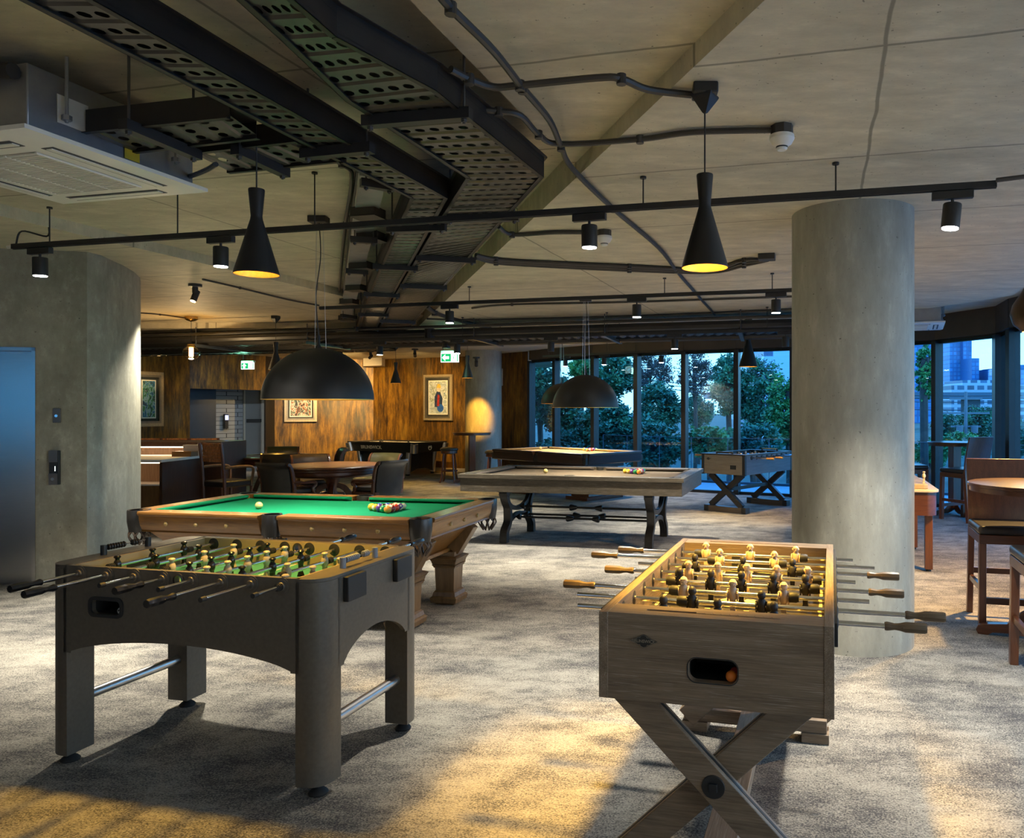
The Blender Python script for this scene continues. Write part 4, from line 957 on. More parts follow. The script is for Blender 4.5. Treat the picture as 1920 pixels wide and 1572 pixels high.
t = thing('foosball_ball', 'small white and black foosball resting in the oval ball return of the graphite table', 'ball', loc2(rx1 - .026, -hw_ + .026, hz0 + .0155))
MB().sph((0, 0, 0), .017, n=24, m=16).build('ball', M_white, t)
m = MB()
for d in ((-.3, -1, .3), (.6, -.8, .1), (0, -.7, 1), (-1, -.2, .2), (.2, -1, -.7)): d = Vector(d).normalized(); m.cyl(d * .0160, d * .0172, .005, n=5)
m.build('black_patches', M_rubber, t)

# ---- weathered oak foosball table, front right
RFn, RFa, RFL, RFW, RFz = (.5918, 2.266), .2513, 1.44, .7263, .902
u = (math.cos(RFa), -math.sin(RFa)); v = (math.sin(RFa), math.cos(RFa)); hw_, hl_ = RFW / 2, RFL / 2
cx, cy = RFn[0] - u[0] * hw_ + v[0] * hl_, RFn[1] - u[1] * hw_ + v[1] * hl_
t = RF = thing('foosball_table', 'weathered oak foosball table on crossed legs, lit amber from above, standing front right', 'foosball table', (cx, cy, 0), -RFa)
zb_ = .628; th = .030
for s in (-1, 1):
    m = MB(); m.box(min(s * hw_, s * (hw_ - th)), max(s * hw_, s * (hw_ - th)), -hl_, hl_, zb_, RFz); m.build('side_plank', M_wea_y, t, .0015)
def RFx(px): 
    p0 = RFn; return hw_ - along(px, p0, (-u[0], -u[1]))
hx0, hx1 = RFx(1290), RFx(1382.5); hz0, hz1 = .704, .776
slot = rrect(hx0, hx1, hz0, hz1, .026)
holed([(-hw_ + th, zb_), (hw_ - th, zb_), (hw_ - th, RFz - .012), (-hw_ + th, RFz - .012)], [slot], .028, 'end_panel', M_wea_x, t, T(0, -hl_ + .016, 0) @ RX(PI / 2))
holed([(-hw_ + th, zb_), (hw_ - th, zb_), (hw_ - th, RFz - .012), (-hw_ + th, RFz - .012)], [], .028, 'end_panel', M_wea_x, t, T(0, hl_ - .016, 0) @ RX(PI / 2))
for s in (-1, 1):
    y0, y1 = sorted((s * (hl_ - .003), s * (hl_ - .115)))
    holed([(-hw_ + th, y0), (hw_ - th, y0), (hw_ - th, y1), (-hw_ + th, y1)], [rrect(-.22, .20, (y0 + y1) / 2 - .009, (y0 + y1) / 2 + .009, .0085, 3)], .014, 'end_rail', M_wea_x, t, T(0, 0, RFz - .008))
    ym = (y0 + y1) / 2
    for k in range(10):
        inst('slide%d' % s, lambda: MB().box(-.0125, .0125, -.007, .007, -.006, .0045), 'scoring_slide', M_wea_x, t, T(.19 - k * .0262 - (0 if k < 11 else .03), ym, RFz - .004))
    m = MB(); m.box(-.225, .205, ym - .012, ym + .012, RFz - .022, RFz - .017); m.build('scorer_groove', M_rubber, t)
    m = MB(); yi = s * (hl_ - .115); m.box(-hw_ + th, hw_ - th, min(yi, yi + s * .02), max(yi, yi + s * .02), .77, RFz - .014); m.build('inner_end_panel', M_wea_x, t)
    MB().box(-.105, .105, min(yi - s * .002, yi), max(yi - s * .002, yi), .772, .855).build('goal', M_black, t)
M_dpitch = plain('dark_pitch', (.022, .018, .013), .5, 0, .1, 3)
MB().box(-hw_ + th, hw_ - th, -hl_ + .11, hl_ - .11, .755, .775).build('pitch', M_dpitch, t)
m = MB()
def ln(x0, x1, y0, y1): m.box(min(x0, x1), max(x0, x1), min(y0, y1), max(y0, y1), .775, .7758)
ln(-hw_ + .045, hw_ - .045, -.005, .005)
for s in (-1, 1):
    ln(s * (hw_ - .055), s * (hw_ - .043), -hl_ + .125, hl_ - .125); ln(-.24, .24, s * (hl_ - .37), s * (hl_ - .378)); ln(-.13, .13, s * (hl_ - .22), s * (hl_ - .228)); ln(-hw_ + .045, hw_ - .045, s * (hl_ - .125), s * (hl_ - .133))
    for q in (-1, 1): ln(q * .24, q * .248, s * (hl_ - .13), s * (hl_ - .378)); ln(q * .13, q * .138, s * (hl_ - .13), s * (hl_ - .228))
    for k in range(5): ln(-.12 + k * .05, -.10 + k * .05, s * .11, s * .117)
m.lathe([(.001, .7755), (.085, .7755), (.085, .7762), (.001, .7762)], 40, None, False); m.build('pitch_markings', plain('cream_markings', (.62, .52, .30), .5), t)
m = MB(); m.lathe([(.070, .7762), (.074, .7762), (.074, .7768), (.070, .7768)], 40, None, False); m.lathe([(.03, .7762), (.034, .7762), (.034, .7768), (.03, .7768)], 5, None, False)
for k in range(5): a = 2 * PI * k / 5; m.beam((.033 * math.cos(a), .033 * math.sin(a), .7765), (.072 * math.cos(a), .072 * math.sin(a), .7765), .004, .0006)
m.build('centre_emblem', M_black, t)
MB().box(-hw_ + th, hw_ - th, -hl_ + .03, hl_ - .03, zb_ + .01, zb_ + .02).build('underside', M_wea_y, t)
m = MB(); y_ = -hl_ + .03
m.box(hx0 - .012, hx1 + .012, y_, y_ + .16, hz0 - .012, hz0 - .002); m.box(hx0 - .012, hx1 + .012, y_, y_ + .16, hz1 + .002, hz1 + .01); m.box(hx0 - .014, hx0 - .006, y_, y_ + .16, hz0 - .01, hz1 + .01); m.box(hx1 + .006, hx1 + .014, y_, y_ + .16, hz0 - .01, hz1 + .01); m.box(hx0 - .014, hx1 + .014, y_ + .16, y_ + .17, hz0 - .012, hz1 + .01)
m.build('ball_return_box', M_rubber, t)
holed(rrect(hx0 - .004, hx1 + .004, hz0 - .004, hz1 + .004, .030), [rrect(hx0 - .001, hx1 + .001, hz0 - .001, hz1 + .001, .026)], .029, 'ball_return_ring', M_rubber, t, T(0, -hl_ + .0145, 0) @ RX(PI / 2))
# bearing strips outside
for s in (-1, 1): MB().box(min(s * hw_, s * (hw_ + .011)), max(s * hw_, s * (hw_ + .011)), -hl_ + .06, hl_ - .10, .825, .897).build('bearing_strip', M_rubber, t, .002)
# badge
em = []
def badge(par, x, y, z, w, M=None, txt=True):
    pts = [(-.5, 0), (-.40, .055), (-.30, .07), (-.22, .13), (-.14, .13), (-.10, .20), (0, .235), (.10, .20), (.14, .13), (.22, .13), (.30, .07), (.40, .055), (.5, 0)]
    pts = pts + [(a, -b) for a, b in pts[::-1][1:-1]]
    Mx = (M or Matrix()) @ T(x, y, z) @ RX(PI / 2)
    b = holed([(a * w, c * w) for a, c in pts], [], .004, 'badge', M_iron, par, Mx)
    m = MB(); pp = [Vector((a * w * .97, c * w * .95, .0026)) for a, c in pts]; m.tube(pp + [pp[0]], .0009 * w / .115, 5, Mx); m.build('badge_rim', plain('antique_silver', (.30, .27, .22), .4, .8) if 'antique_silver' not in MATS else MATS['antique_silver'], b)
    if txt: text('BRUNSWICK', .155 * w, .0008, 'lettering', MATS['antique_silver'], b, Mx @ T(0, 0, .0032) @ Matrix.Scale(.98, 4, (1, 0, 0)), .003 * w)
badge(t, RFx(1207), -hl_ - .0005, 1.5445 - (1199 - YH) * 2.43 / F, .086)
# crossed legs
for s in (-1, 1):
    yc = s * (hl_ - .085); gp = .012
    for q in (1, -1):
        yy = yc + (-.03 if q == 1 else .03) * (1 if s < 0 else -1)
        p0, p1 = Vector((-q * .302, yy, .667)), Vector((q * .322, yy, .06))
        lg = MB().beam(p0, p1, .052, .098).build('crossed_leg', wood('weathered_oak_diag%d%d' % (s, q), (.095, .060, .034), (.19, .132, .082), (.30, .222, .150), 'x' if 1 else 'z', .55, 1.1, 0, .2), t, .003)
        MB().beam(p0 + (p1 - p0) * .02, p1 - (p1 - p0) * .02, .014, .1005).build('black_inlay', M_rubber, lg)
    bo = yc - .062 if s < 0 else yc + .062
    m = MB(); m.cyl((.0, bo, .373), (0, bo + (.012 if s < 0 else -.012), .373), .036, n=32); m.box(-.013, .013, min(bo - .008, bo + .008), max(bo - .008, bo + .008), .360, .386); m.build('bolt_cap', M_black, t, .001)
    m = MB(); m.box(-.335, .335, yc - .045, yc + .045, .045, .105); m.box(-.345, -.22, yc - .055, yc + .055, 0, .045); m.box(.22, .345, yc - .055, yc + .055, 0, .045); m.build('foot_bar', M_wea_x, t, .003)
m = MB(); m.box(-.055, .055, -hl_ + .12, hl_ - .12, .075, .13); m.build('stretcher', M_wea_y, t, .003)
menR_px = [(1324, 1407, 1492), (1349.7, 1452), (1303, 1393, 1486), (1291, 1345.6, 1400.5, 1456.7, 1514.6), (1275, 1333, 1390, 1450, 1510), (1282, 1374, 1469.5), (1298, 1428), (1244, 1345.6, 1451)]
handR = ['L', 'L', 'R', 'L', 'R', 'L', 'R', 'R']
lp = [1160, 1110, 1197, 1135, 1191, 1058, 1083, 1084]; rp = [1599, 1640, 1686, 1604, 1695, 1630, 1773, 1738]
menR, endR, yR = [], [], []
for i in range(8):
    yl = (3.5 - i) * .152; yR.append(yl); p0 = (cx + v[0] * yl, cy + v[1] * yl)
    menR.append([along(p, p0, u) for p in menR_px[i]]); endR.append((along(lp[i], p0, u), along(rp[i], p0, u)))
rods(RF, 'RF', None, None, None, .865, menR, 'wwbwbwbb', handR, endR, RFW, .0085, {'b': ('b', lambda: fig_robot(True), M_matfig), 'w': ('w', fig_robot, M_pinkfig)}, wood('turned_walnut', (.075, .050, .028), (.14, .095, .052), (.21, .145, .085), 'z', .45, 1.5), smoothbump, lambda i: T(0, yR[i], .865), False)
def loc2(a, b, z): return (cx + u[0] * a + v[0] * b, cy + u[1] * a + v[1] * b, z)
M_orange = plain('orange_ball', (.80, .22, .03), .5, 0, .06)
tag(MB().sph((0, 0, 0), .0175, n=24, m=16).build('foosball_ball', M_orange), 'orange foosball in the ball return slot of the weathered oak table, nearer one', 'ball').location = loc2(hx1 - .022, -hl_ + .03, hz0 + .0165)
tag(MB().sph((0, 0, 0), .0175, n=24, m=16).build('foosball_ball', plain('red_ball', (.35, .03, .02), .5, 0, .06)), 'dark red ball behind the orange one in the ball return slot', 'ball').location = loc2(hx1 - .014, -hl_ + .068, hz0 + .0165)

# ---- third foosball table by the windows
a_ = math.radians(39.5); n_ = P(1396.4, 853.9, .875)
u = (math.cos(a_), -math.sin(a_)); v = (math.sin(a_), math.cos(a_)); Wx, Lx_ = .76, 1.45
cx, cy = n_[0] - u[0] * Wx / 2 + v[0] * Lx_ / 2, n_[1] - u[1] * Wx / 2 + v[1] * Lx_ / 2
t = thing('foosball_table', 'distant foosball table with pale ash panels and black crossed legs by the windows', 'foosball table', (cx, cy, 0), -a_)
hx, hy = Wx / 2, Lx_ / 2; M_slate = wood('slate_laminate', (.085, .075, .085), (.12, .11, .125), (.16, .15, .17), 'y', .5, 1)
for s in (-1, 1):
    MB().box(-hx + .02, hx - .02, min(s * hy, s * (hy - .02)), max(s * hy, s * (hy - .02)), .575, .865).build('end_panel', M_ash, t)
    MB().box(min(s * hx, s * (hx - .02)), max(s * hx, s * (hx - .02)), -hy + .02, hy - .02, .575, .865).build('side_panel', M_slate, t)
    for q in (-1, 1): MB().box(min(s * (hx + .004), s * (hx - .045)), max(s * (hx + .004), s * (hx - .045)), min(q * (hy + .004), q * (hy - .045)), max(q * (hy + .004), q * (hy - .045)), .565, .865).build('corner_trim', M_black, t, .003)
holed([(-hx - .02, -hy - .02), (hx + .02, -hy - .02), (hx + .02, hy + .02), (-hx - .02, hy + .02)], [[(-hx + .05, -hy + .11), (hx - .05, -hy + .11), (hx - .05, hy - .11), (-hx + .05, hy - .11)]], .016, 'top_frame', M_black, t, T(0, 0, .872))
MB().box(-hx + .02, hx - .02, -hy + .02, hy - .02, .73, .745).build('pitch', M_dpitch, t)
MB().box(.13, .23, -hy - .004, -hy + .001, .655, .715).build('ball_return', M_rubber, t); badge(t, -.26, -hy - .001, .80, .09)
for s in (-1, 1):
    for q in (-1, 1): MB().beam((-q * .27, s * (hy - .10) - .02 * q, .57), (q * .29, s * (hy - .10) - .02 * q, .09), .06, .085).build('crossed_leg', M_black, t, .003)
    fb = MB().box(-.36, .36, s * (hy - .10) - .055, s * (hy - .10) + .055, .0, .085).build('foot_bar', M_ash if 0 else wood('dark_ash%d' % s, (.05, .035, .025), (.09, .065, .045), (.13, .10, .07), 'x'), t, .004)
    for q in (-1, 1): MB().box(q * .33 - .04, q * .33 + .04, s * (hy - .10) - .06, s * (hy - .10) + .06, 0, .092).build('corner_cap', M_black, fb, .004)
    sc = MB().cyl((-.14, s * (hy - .05), .88), (-.14, s * (hy - .05), .912), .014, n=12).build('bead_scorer', M_black, t); MB().cyl((.14, s * (hy - .05), .88), (.14, s * (hy - .05), .912), .014, n=12).build('scorer_post', M_black, sc)
    MB().cyl((-.14, s * (hy - .05), .902), (.14, s * (hy - .05), .902), .011, n=10).build('beads', M_brass if s > 0 else M_black, sc)
MB().beam((0, -hy + .1, .335), (0, hy - .1, .335), .05, .05).build('stretcher', M_black, t, .004)
rp_ = [.38, .17, .36, .16, .17, .34, .15, .36]
for i in range(8):
    yl = (3.5 - i) * .152; hr = i not in (1, 3, 4, 6); x1 = hx + rp_[i]; x0 = -hx - (.34 if not hr else .15)
    rod = MB().cyl((x0, 0, 0), (x1, 0, 0), .008, n=8).build('rod', M_chrome, t); rod.location = (0, yl, .825)
    for xm in ((-.18, 0, .18) if i in (0, 2, 5, 7) else (-.1, .1) if i in (1, 6) else (-.24, -.12, 0, .12, .24)): inst('FF' + 'bw'[i in (1, 2, 4, 6)], lambda: fig_robot(True), 'player_figure', (M_matfig, M_pinkfig)[i in (1, 2, 4, 6)], rod, T(xm, 0, 0))
    inst('FFh', handle_mesh, 'handle', plain('amber_handle', (.55, .30, .08), .4) if 'amber_handle' not in MATS else MATS['amber_handle'], rod, (T(x1 + .02, 0, 0) @ RY(-PI / 2)) if hr else (T(x0 - .02, 0, 0) @ RY(PI / 2)))
    MB().cyl((hx - .002, 0, 0), (hx + .008, 0, 0), .03, n=16).build('bearing', M_rubber, rod)

# ================================================================== POOL TABLES
def pool(label, near, a, L, Wd, zt, st):
    (cx, cy), u, v = frame(near, a, L, Wd); hx, hy = L / 2, Wd / 2
    t = thing('pool_table', label, 'pool table', (cx, cy, 0), -a)
    rw, cw = st['rw'], .05; zc = zt - .036; ap = st['apron']; wx, wy = st['wood']
    MB().box(-hx + rw, hx - rw, -hy + rw, hy - rw, zc - .03, zc).build('cloth_bed', st['cloth'], t)
    MB().box(-hx + .04, hx - .04, -hy + .04, hy - .04, zt - ap + .002, zc - .03).build('slate_frame', M_black, t)
    pc, ps = .135, .062      # pocket clearances
    prof = st['prof']        # outward offset, z
    def wrail(x0, x1, side, ax):
        m = MB()
        if st['gc'] == 0:
            e = hx if ax == 'x' else hy; g_ = hy if ax == 'x' else hx; vs = []
            for q_ in (x0, x1):
                for d, z in prof:
                    t_ = q_ if abs(q_) < 1e-6 else math.copysign(e + d, q_); vs.append((t_, side * (g_ + d), z) if ax == 'x' else (side * (g_ + d), t_, z))
            k_ = len(prof); m._add(vs, [tuple(range(k_)), tuple(range(2 * k_ - 1, k_ - 1, -1))] + [(i, k_ + i, k_ + (i + 1) % k_, (i + 1) % k_) for i in range(k_)])
        elif ax == 'x': m.prism([(side * (hy + d), z) for d, z in prof], x0, x1, 'yz')
        else: m.prism([(side * (hx + d), z) for d, z in prof], x0, x1, 'xz')
        o = m.build('rail', wx if ax == 'x' else wy, t, .002)
        return o
    def cush(x0, x1, side, ax):
        e = hy if ax == 'x' else hx; a0, a1 = e - rw, e - rw - cw; m = MB(); k = .035
        if ax == 'x': b = [(x0, side * a0), (x1, side * a0), (x1 - k, side * a1), (x0 + k, side * a1)]
        else: b = [(side * a0, x0), (side * a0, x1), (side * a1, x1 - k), (side * a1, x0 + k)]
        z = [(zt - .002, zc - .001), (zt - .002, zc - .001), (zt - .004, zt - .020), (zt - .004, zt - .020)]
        vs = [(*b[i], z[i][1]) for i in range(4)] + [(*b[i], z[i][0]) for i in range(4)]
        m._add(vs, [(0, 1, 2, 3), (4, 5, 6, 7), (0, 1, 5, 4), (1, 2, 6, 5), (2, 3, 7, 6), (3, 0, 4, 7)]); m.build('cushion', st['cush'], t, .004)
    for s in (-1, 1):
        for q in (-1, 1):
            x0, x1 = sorted((q * st['gs'], q * (hx - st['gc']))); r = wrail(x0, x1, s, 'x')
            k0, k1 = sorted((q * .075, q * (hx - .165))); cush(k0, k1, s, 'x')
            for k in range(3):
                xx = q * (.07 + (hx - .2) * (k + 1) / 4 + .02); m = MB(); m.hexa(*([[(xx - .012, s * (hy - .06)), (xx, s * (hy - .068)), (xx + .012, s * (hy - .06)), (xx, s * (hy - .052))]] * 2), zt, zt + .0012); m.build('sight', M_ivory, r)
                if st.get('knob'): MB().lathe([(.001, .022), (.012, .020), (.017, .012), (.012, .006), (.014, 0)], 18, T(xx, s * (hy - .028), zt - .085) @ RX(-PI / 2 * s), False).build('rail_button', M_brass if 0 else plain('wooden_button', (.30, .20, .07), .3, .2) if 'wooden_button' not in MATS else MATS['wooden_button'], r)
        g = st['gc']; r = wrail(-hy + g, hy - g, s, 'y'); cush(-hy + .165, hy - .165, s, 'y')
        for k in (-1, 0, 1):
            yy = k * (hy - .2) * .52; m = MB(); m.hexa(*([[(s * (hx - .06), yy - .012), (s * (hx - .068), yy), (s * (hx - .06), yy + .012), (s * (hx - .052), yy)]] * 2), zt, zt + .0012); m.build('sight', M_ivory, r)
            if st.get('knob'): MB().lathe([(.001, .022), (.012, .020), (.017, .012), (.012, .006), (.014, 0)], 18, T(s * (hx - .028), yy, zt - .085) @ RY(PI / 2 * s), False).build('rail_button', MATS['wooden_button'], r)
    # pockets
    for sx in (-1, 0, 1):
        for sy in (-1, 1):
            sh_ = 0 if st.get('shield') else .035; px_, py_ = (sx * (hx - .075 - sh_), sy * (hy - .075 - sh_)) if sx else (0, sy * (hy - .055 - sh_ * 1.3)); R = .078 if sx else .068
            dp = .155 if st.get('shield') else .06
            m = MB(); m.lathe([(R - .016, zt + .003), (R - .003, zt + .005), (R, zt - .004), (R, zt - dp * .5), (R - .012, zt - dp), (R - .022, zt - dp), (R - .018, zt - dp * .5), (R - .018, zt - .004)] if st.get('shield') else [(R - .026, zt + .002), (R - .012, zt + .003), (R - .014, zt - dp), (R - .024, zt - dp)], 36, T(px_, py_, 0), False)
            pk = m.build('pocket', st['pocket'], t, 0, 60)
            MB().cyl((px_, py_, zt - .075), (px_, py_, zt - .062), R - .02, n=24).build('pocket_floor', M_rubber, pk)
            if st.get('shield'):
                m = MB()
                for k in range(8):
                    a0 = 2 * PI * k / 8
                    m.tube(smoothpath([(px_ + (R - .02) * math.cos(a0), py_ + (R - .02) * math.sin(a0), zt - dp + .01), (px_ + R * .9 * math.cos(a0 + .4), py_ + R * .9 * math.sin(a0 + .4), zt - dp - .035), (px_ + R * .45 * math.cos(a0 + .8), py_ + R * .45 * math.sin(a0 + .8), zt - dp - .095)], 3), .006, 6)
                    m.tube(smoothpath([(px_ + (R - .02) * math.cos(a0), py_ + (R - .02) * math.sin(a0), zt - dp + .01), (px_ + R * .9 * math.cos(a0 - .4), py_ + R * .9 * math.sin(a0 - .4), zt - dp - .035), (px_ + R * .45 * math.cos(a0 - .8), py_ + R * .45 * math.sin(a0 - .8), zt - dp - .095)], 3), .006, 6)
                m.build('pocket_net', M_brownleather, pk)
    def tow(x, y, z): return (cx + u[0] * x + v[0] * y, cy + u[1] * x + v[1] * y, z)
    return t, hx, hy, tow, zc
BALLS = [((.78, .50, .05), 'yellow one'), ((.03, .08, .38), 'blue two'), ((.62, .05, .03), 'red three'), ((.13, .04, .22), 'purple four'), ((.80, .28, .05), 'orange five'), ((.02, .25, .10), 'green six'), ((.28, .03, .03), 'maroon seven'), ((.012, .012, .012), 'black eight')]
ivm = plain('ball_ivory', (.62, .49, .19), .12, 0, .03); 
def ballmat(i, stripe):
    nm = 'ball_%s_%s' % (BALLS[i][1].replace(' ', '_'), 'stripe' if stripe else 'solid')
    if nm in MATS: return MATS[nm]
    m, n, l, b, o = _new(nm); b.inputs['Roughness'].default_value = .12; col = BALLS[i][0]
    tc = n.new('ShaderNodeTexCoord'); sp = n.new('ShaderNodeSeparateXYZ'); l.new(tc.outputs['Object'], sp.inputs[0])
    ab = n.new('ShaderNodeMath'); ab.operation = 'ABSOLUTE'; l.new(sp.outputs['Z'], ab.inputs[0])
    gt = n.new('ShaderNodeMath'); gt.operation = 'GREATER_THAN'; l.new(ab.outputs[0], gt.inputs[0]); gt.inputs[1].default_value = .0175 if stripe else .9
    x1_ = n.new('ShaderNodeVectorMath'); x1_.operation = 'LENGTH'; cb = n.new('ShaderNodeCombineXYZ'); l.new(sp.outputs['X'], cb.inputs[0]); l.new(sp.outputs['Z'], cb.inputs[1]); l.new(cb.outputs[0], x1_.inputs[0])
    lt = n.new('ShaderNodeMath'); lt.operation = 'LESS_THAN'; l.new(x1_.outputs['Value'], lt.inputs[0]); lt.inputs[1].default_value = .0075
    mx = n.new('ShaderNodeMath'); mx.operation = 'MAXIMUM'; l.new(gt.outputs[0], mx.inputs[0]); l.new(lt.outputs[0], mx.inputs[1])
    l.new(_mix(n, l, col, (.70, .60, .40), mx.outputs[0]), b.inputs['Base Color']); return m
BM = MB(); BM.sph((0, 0, 0), .0286, n=28, m=18); bm0 = BM.build('pool_ball', ivm); BALLME = bm0.data; bpy.data.objects.remove(bm0)
rnd = random.Random(4)
ORD = [0, 8, 1, 3, 7, 9, 5, 10, 6, 12, 4, 14, 2, 11, 13]     # colour per place, front row first
STR = ['yellow', 'blue', 'red', 'purple', 'orange', 'green', 'maroon']
def rack(tow, zc, x0, y0, where, a, cue):
    """fifteen balls racked with the point at x0, and the cue ball"""
    def ball(mat, loc, label, group):
        me = BALLME.copy(); me.materials.clear(); me.materials.append(mat); me.name = 'pool_ball'
        o = bpy.data.objects.new('pool_ball', me); lk(o); o.location = loc; o.rotation_euler = (rnd.uniform(0, 6), rnd.uniform(0, 6), rnd.uniform(0, 6)); tag(o, label, 'pool ball', group)
    ball(ivm, tow(cue[0], cue[1], zc + .0286), 'cream cue ball alone on the %s' % where, None); k = 0
    for r in range(5):
        for j in range(r + 1):
            i = ORD[k]; k += 1; stripe = i >= 8; ci = i - 8 if stripe else i
            nm = ('%s striped ball' % STR[ci]) if stripe else ('solid %s ball' % BALLS[ci][1])
            ball(ballmat(ci, stripe), tow(x0 + r * .0497, y0 + (j - r / 2) * .0574, zc + .0286), '%s in the triangle of balls on the %s' % (nm, where), 'racked balls on the %s' % where)

# green table: honey oak with leather shields
gz = .8061
prof = lambda zt: [(0, zt), (.004, zt - .012), (0, zt - .028), (-.012, zt - .032), (-.014, zt - .06), (-.022, zt - .10), (-.040, zt - .138), (-.034, zt - .150), (-.13, zt - .150), (-.13, zt)]
t, hx, hy, tow, zc = pool('green pool table in honey oak with black leather pockets and carved block legs', (-1.3829, 5.1025), .2031, 2.3883, 1.3124, gz, dict(rw=.125, apron=.15, wood=(M_oak_x, M_oak_y), cloth=M_green, cush=M_greend, prof=prof(gz), gs=.075, gc=.13, pocket=M_leather, shield=1, knob=1))
m = MB(); i0, i1 = .14, .26
m.hexa([(-hx + i1 + .05, -hy + i1), (hx - i1 - .05, -hy + i1), (hx - i1 - .05, hy - i1), (-hx + i1 + .05, hy - i1)], [(-hx + .10, -hy + .12), (hx - .10, -hy + .12), (hx - .10, hy - .12), (-hx + .10, hy - .12)], .44, gz - .152)
m.build('body', M_oak_x, t); 
m = MB(); m.box(-hx + .28, hx - .28, -hy + .235, hy - .235, .415, .445); m.build('base_moulding', M_oak_x, t, .006)
for sx in (-1, 1):
    for sy in (-1, 1):
        X, Y = sx * (hx - .308), sy * (hy - .304); m = MB()
        def lev(a, b, z0, z1): m.hexa([(X - a, Y - a), (X + a, Y - a), (X + a, Y + a), (X - a, Y + a)], [(X - b, Y - b), (X + b, Y - b), (X + b, Y + b), (X - b, Y + b)], z0, z1)
        for a, b, z0, z1 in ((.075, .085, 0, .018), (.105, .112, .018, .055), (.112, .098, .055, .068), (.098, .090, .068, .10), (.088, .078, .10, .112), (.076, .083, .112, .292), (.090, .092, .292, .302), (.092, .102, .302, .318), (.098, .104, .322, .345), (.104, .120, .345, .372), (.120, .095, .372, .385), (.085, .085, .385, .42)): lev(a, b, z0, z1)
        m.build('leg', M_oak_z, t, .002)
        m = MB(); w = .05; bx, by = sx * (hx - .12), sy * (hy - .13)
        m.beam((X + sx * .03, Y - .0 * sy, .43), (bx - sx * .03, Y + sy * .02, gz - .16), .15, .10, (0, 1, 0)); m.build('corner_bracket', M_oak_z, t, .004)
gw = 'green pool table'
cue = P(485.3, 955, zc); rk = P(738, 963, zc)
def toloc(p, near, a, L, Wd):
    (cx, cy), u, v = frame(near, a, L, Wd); dx, dy = p[0] - cx, p[1] - cy; return dx * u[0] + dy * u[1], dx * v[0] + dy * v[1]
c_ = toloc(cue, (-1.3829, 5.1025), .2031, 2.3883, 1.3124); r_ = toloc(P(697, 958, zc), (-1.3829, 5.1025), .2031, 2.3883, 1.3124)
rack(tow, zc, r_[0] + .0, r_[1], gw, 0, c_)

# grey table: rustic slab rails on cast iron
wz = .8133; wa_ = ((.5271, 8.119), .2324, 2.5969, 1.47)
prof2 = lambda zt: [(0, zt), (0, zt - .045), (-.022, zt - .047), (-.022, zt - .196), (-.10, zt - .196), (-.13, zt - .06), (-.13, zt)]
t, hx, hy, tow, zc = pool('grey rustic pool table on black cast iron supports in the middle of the room', *wa_, wz, dict(rw=.13, apron=.19, wood=(M_rus_x, M_rus_y), cloth=M_taupe, cush=plain('brown_baize_cushion', (.085, .066, .052), .95, 0, .05, 3), prof=prof2(wz), gs=.0, gc=.0, pocket=M_rubber))
for s in (-1, 1):
    X = s * (hx - .44); w = .055
    fr = MB().box(X - .04, X + .04, -hy + .2, hy - .2, .595, .62).build('end_support', M_iron, t)
    for q in (-1, 1):
        pts = smoothpath([(q * .43, .610), (q * .435, .55), (q * .39, .47), (q * .335, .40), (q * .325, .31), (q * .325, .24), (q * .36, .19), (q * .425, .12), (q * .435, 0)], 4)
        m = MB(); kk = len(pts); ribbon(m, pts, [.040 - .010 * math.sin(PI * i_ / (kk - 1)) for i_ in range(kk)], X - .045, X + .045); m.build('scroll_leg', M_iron, fr, .004)
        MB().cyl((X - .05, q * .43, .575), (X + .05, q * .43, .575), .046, n=20).build('scroll_boss', M_iron, fr)
    for pl, nm in (([(-.41, .575), (-.36, .48), (-.22, .39), (0, .355), (.22, .39), (.36, .48), (.41, .575)], 'upper_arc'), ([(-.41, .08), (-.34, .19), (-.20, .26), (0, .285), (.20, .26), (.34, .19), (.41, .08)], 'lower_arc')):
        pp = smoothpath([(a, b, 0) for a, b in pl], 5); m = MB(); ribbon(m, pp, .026, X - .022, X + .022); m.build(nm, M_iron, fr, .003)
for (yy, zz) in ((0, .375), (-.13, .262), (.13, .262)):
    r = MB().cyl((-hx + .42, yy, zz), (hx - .42, yy, zz), .013, n=14).build('tie_rod', M_iron, t)
    for s in (-1, 1):
        MB().lathe([(.014, -.05), (.036, -.045), (.040, -.030), (.022, .035), (.014, .045)], 20, T(s * .155, yy, zz) @ RY(-PI / 2 * s), False).build('cone_collar', M_iron, r)
        MB().lathe([(.014, -.03), (.034, -.025), (.034, .0), (.014, .03)], 16, T(s * (hx - .50), yy, zz) @ RY(PI / 2 * s), False).build('end_collar', M_iron, r)
c_ = toloc(P(1023, 888.2, zc), *wa_); r_ = toloc(P(1172, 888, zc), *wa_)
rack(tow, zc, r_[0], r_[1], 'grey rustic table', 0, c_)

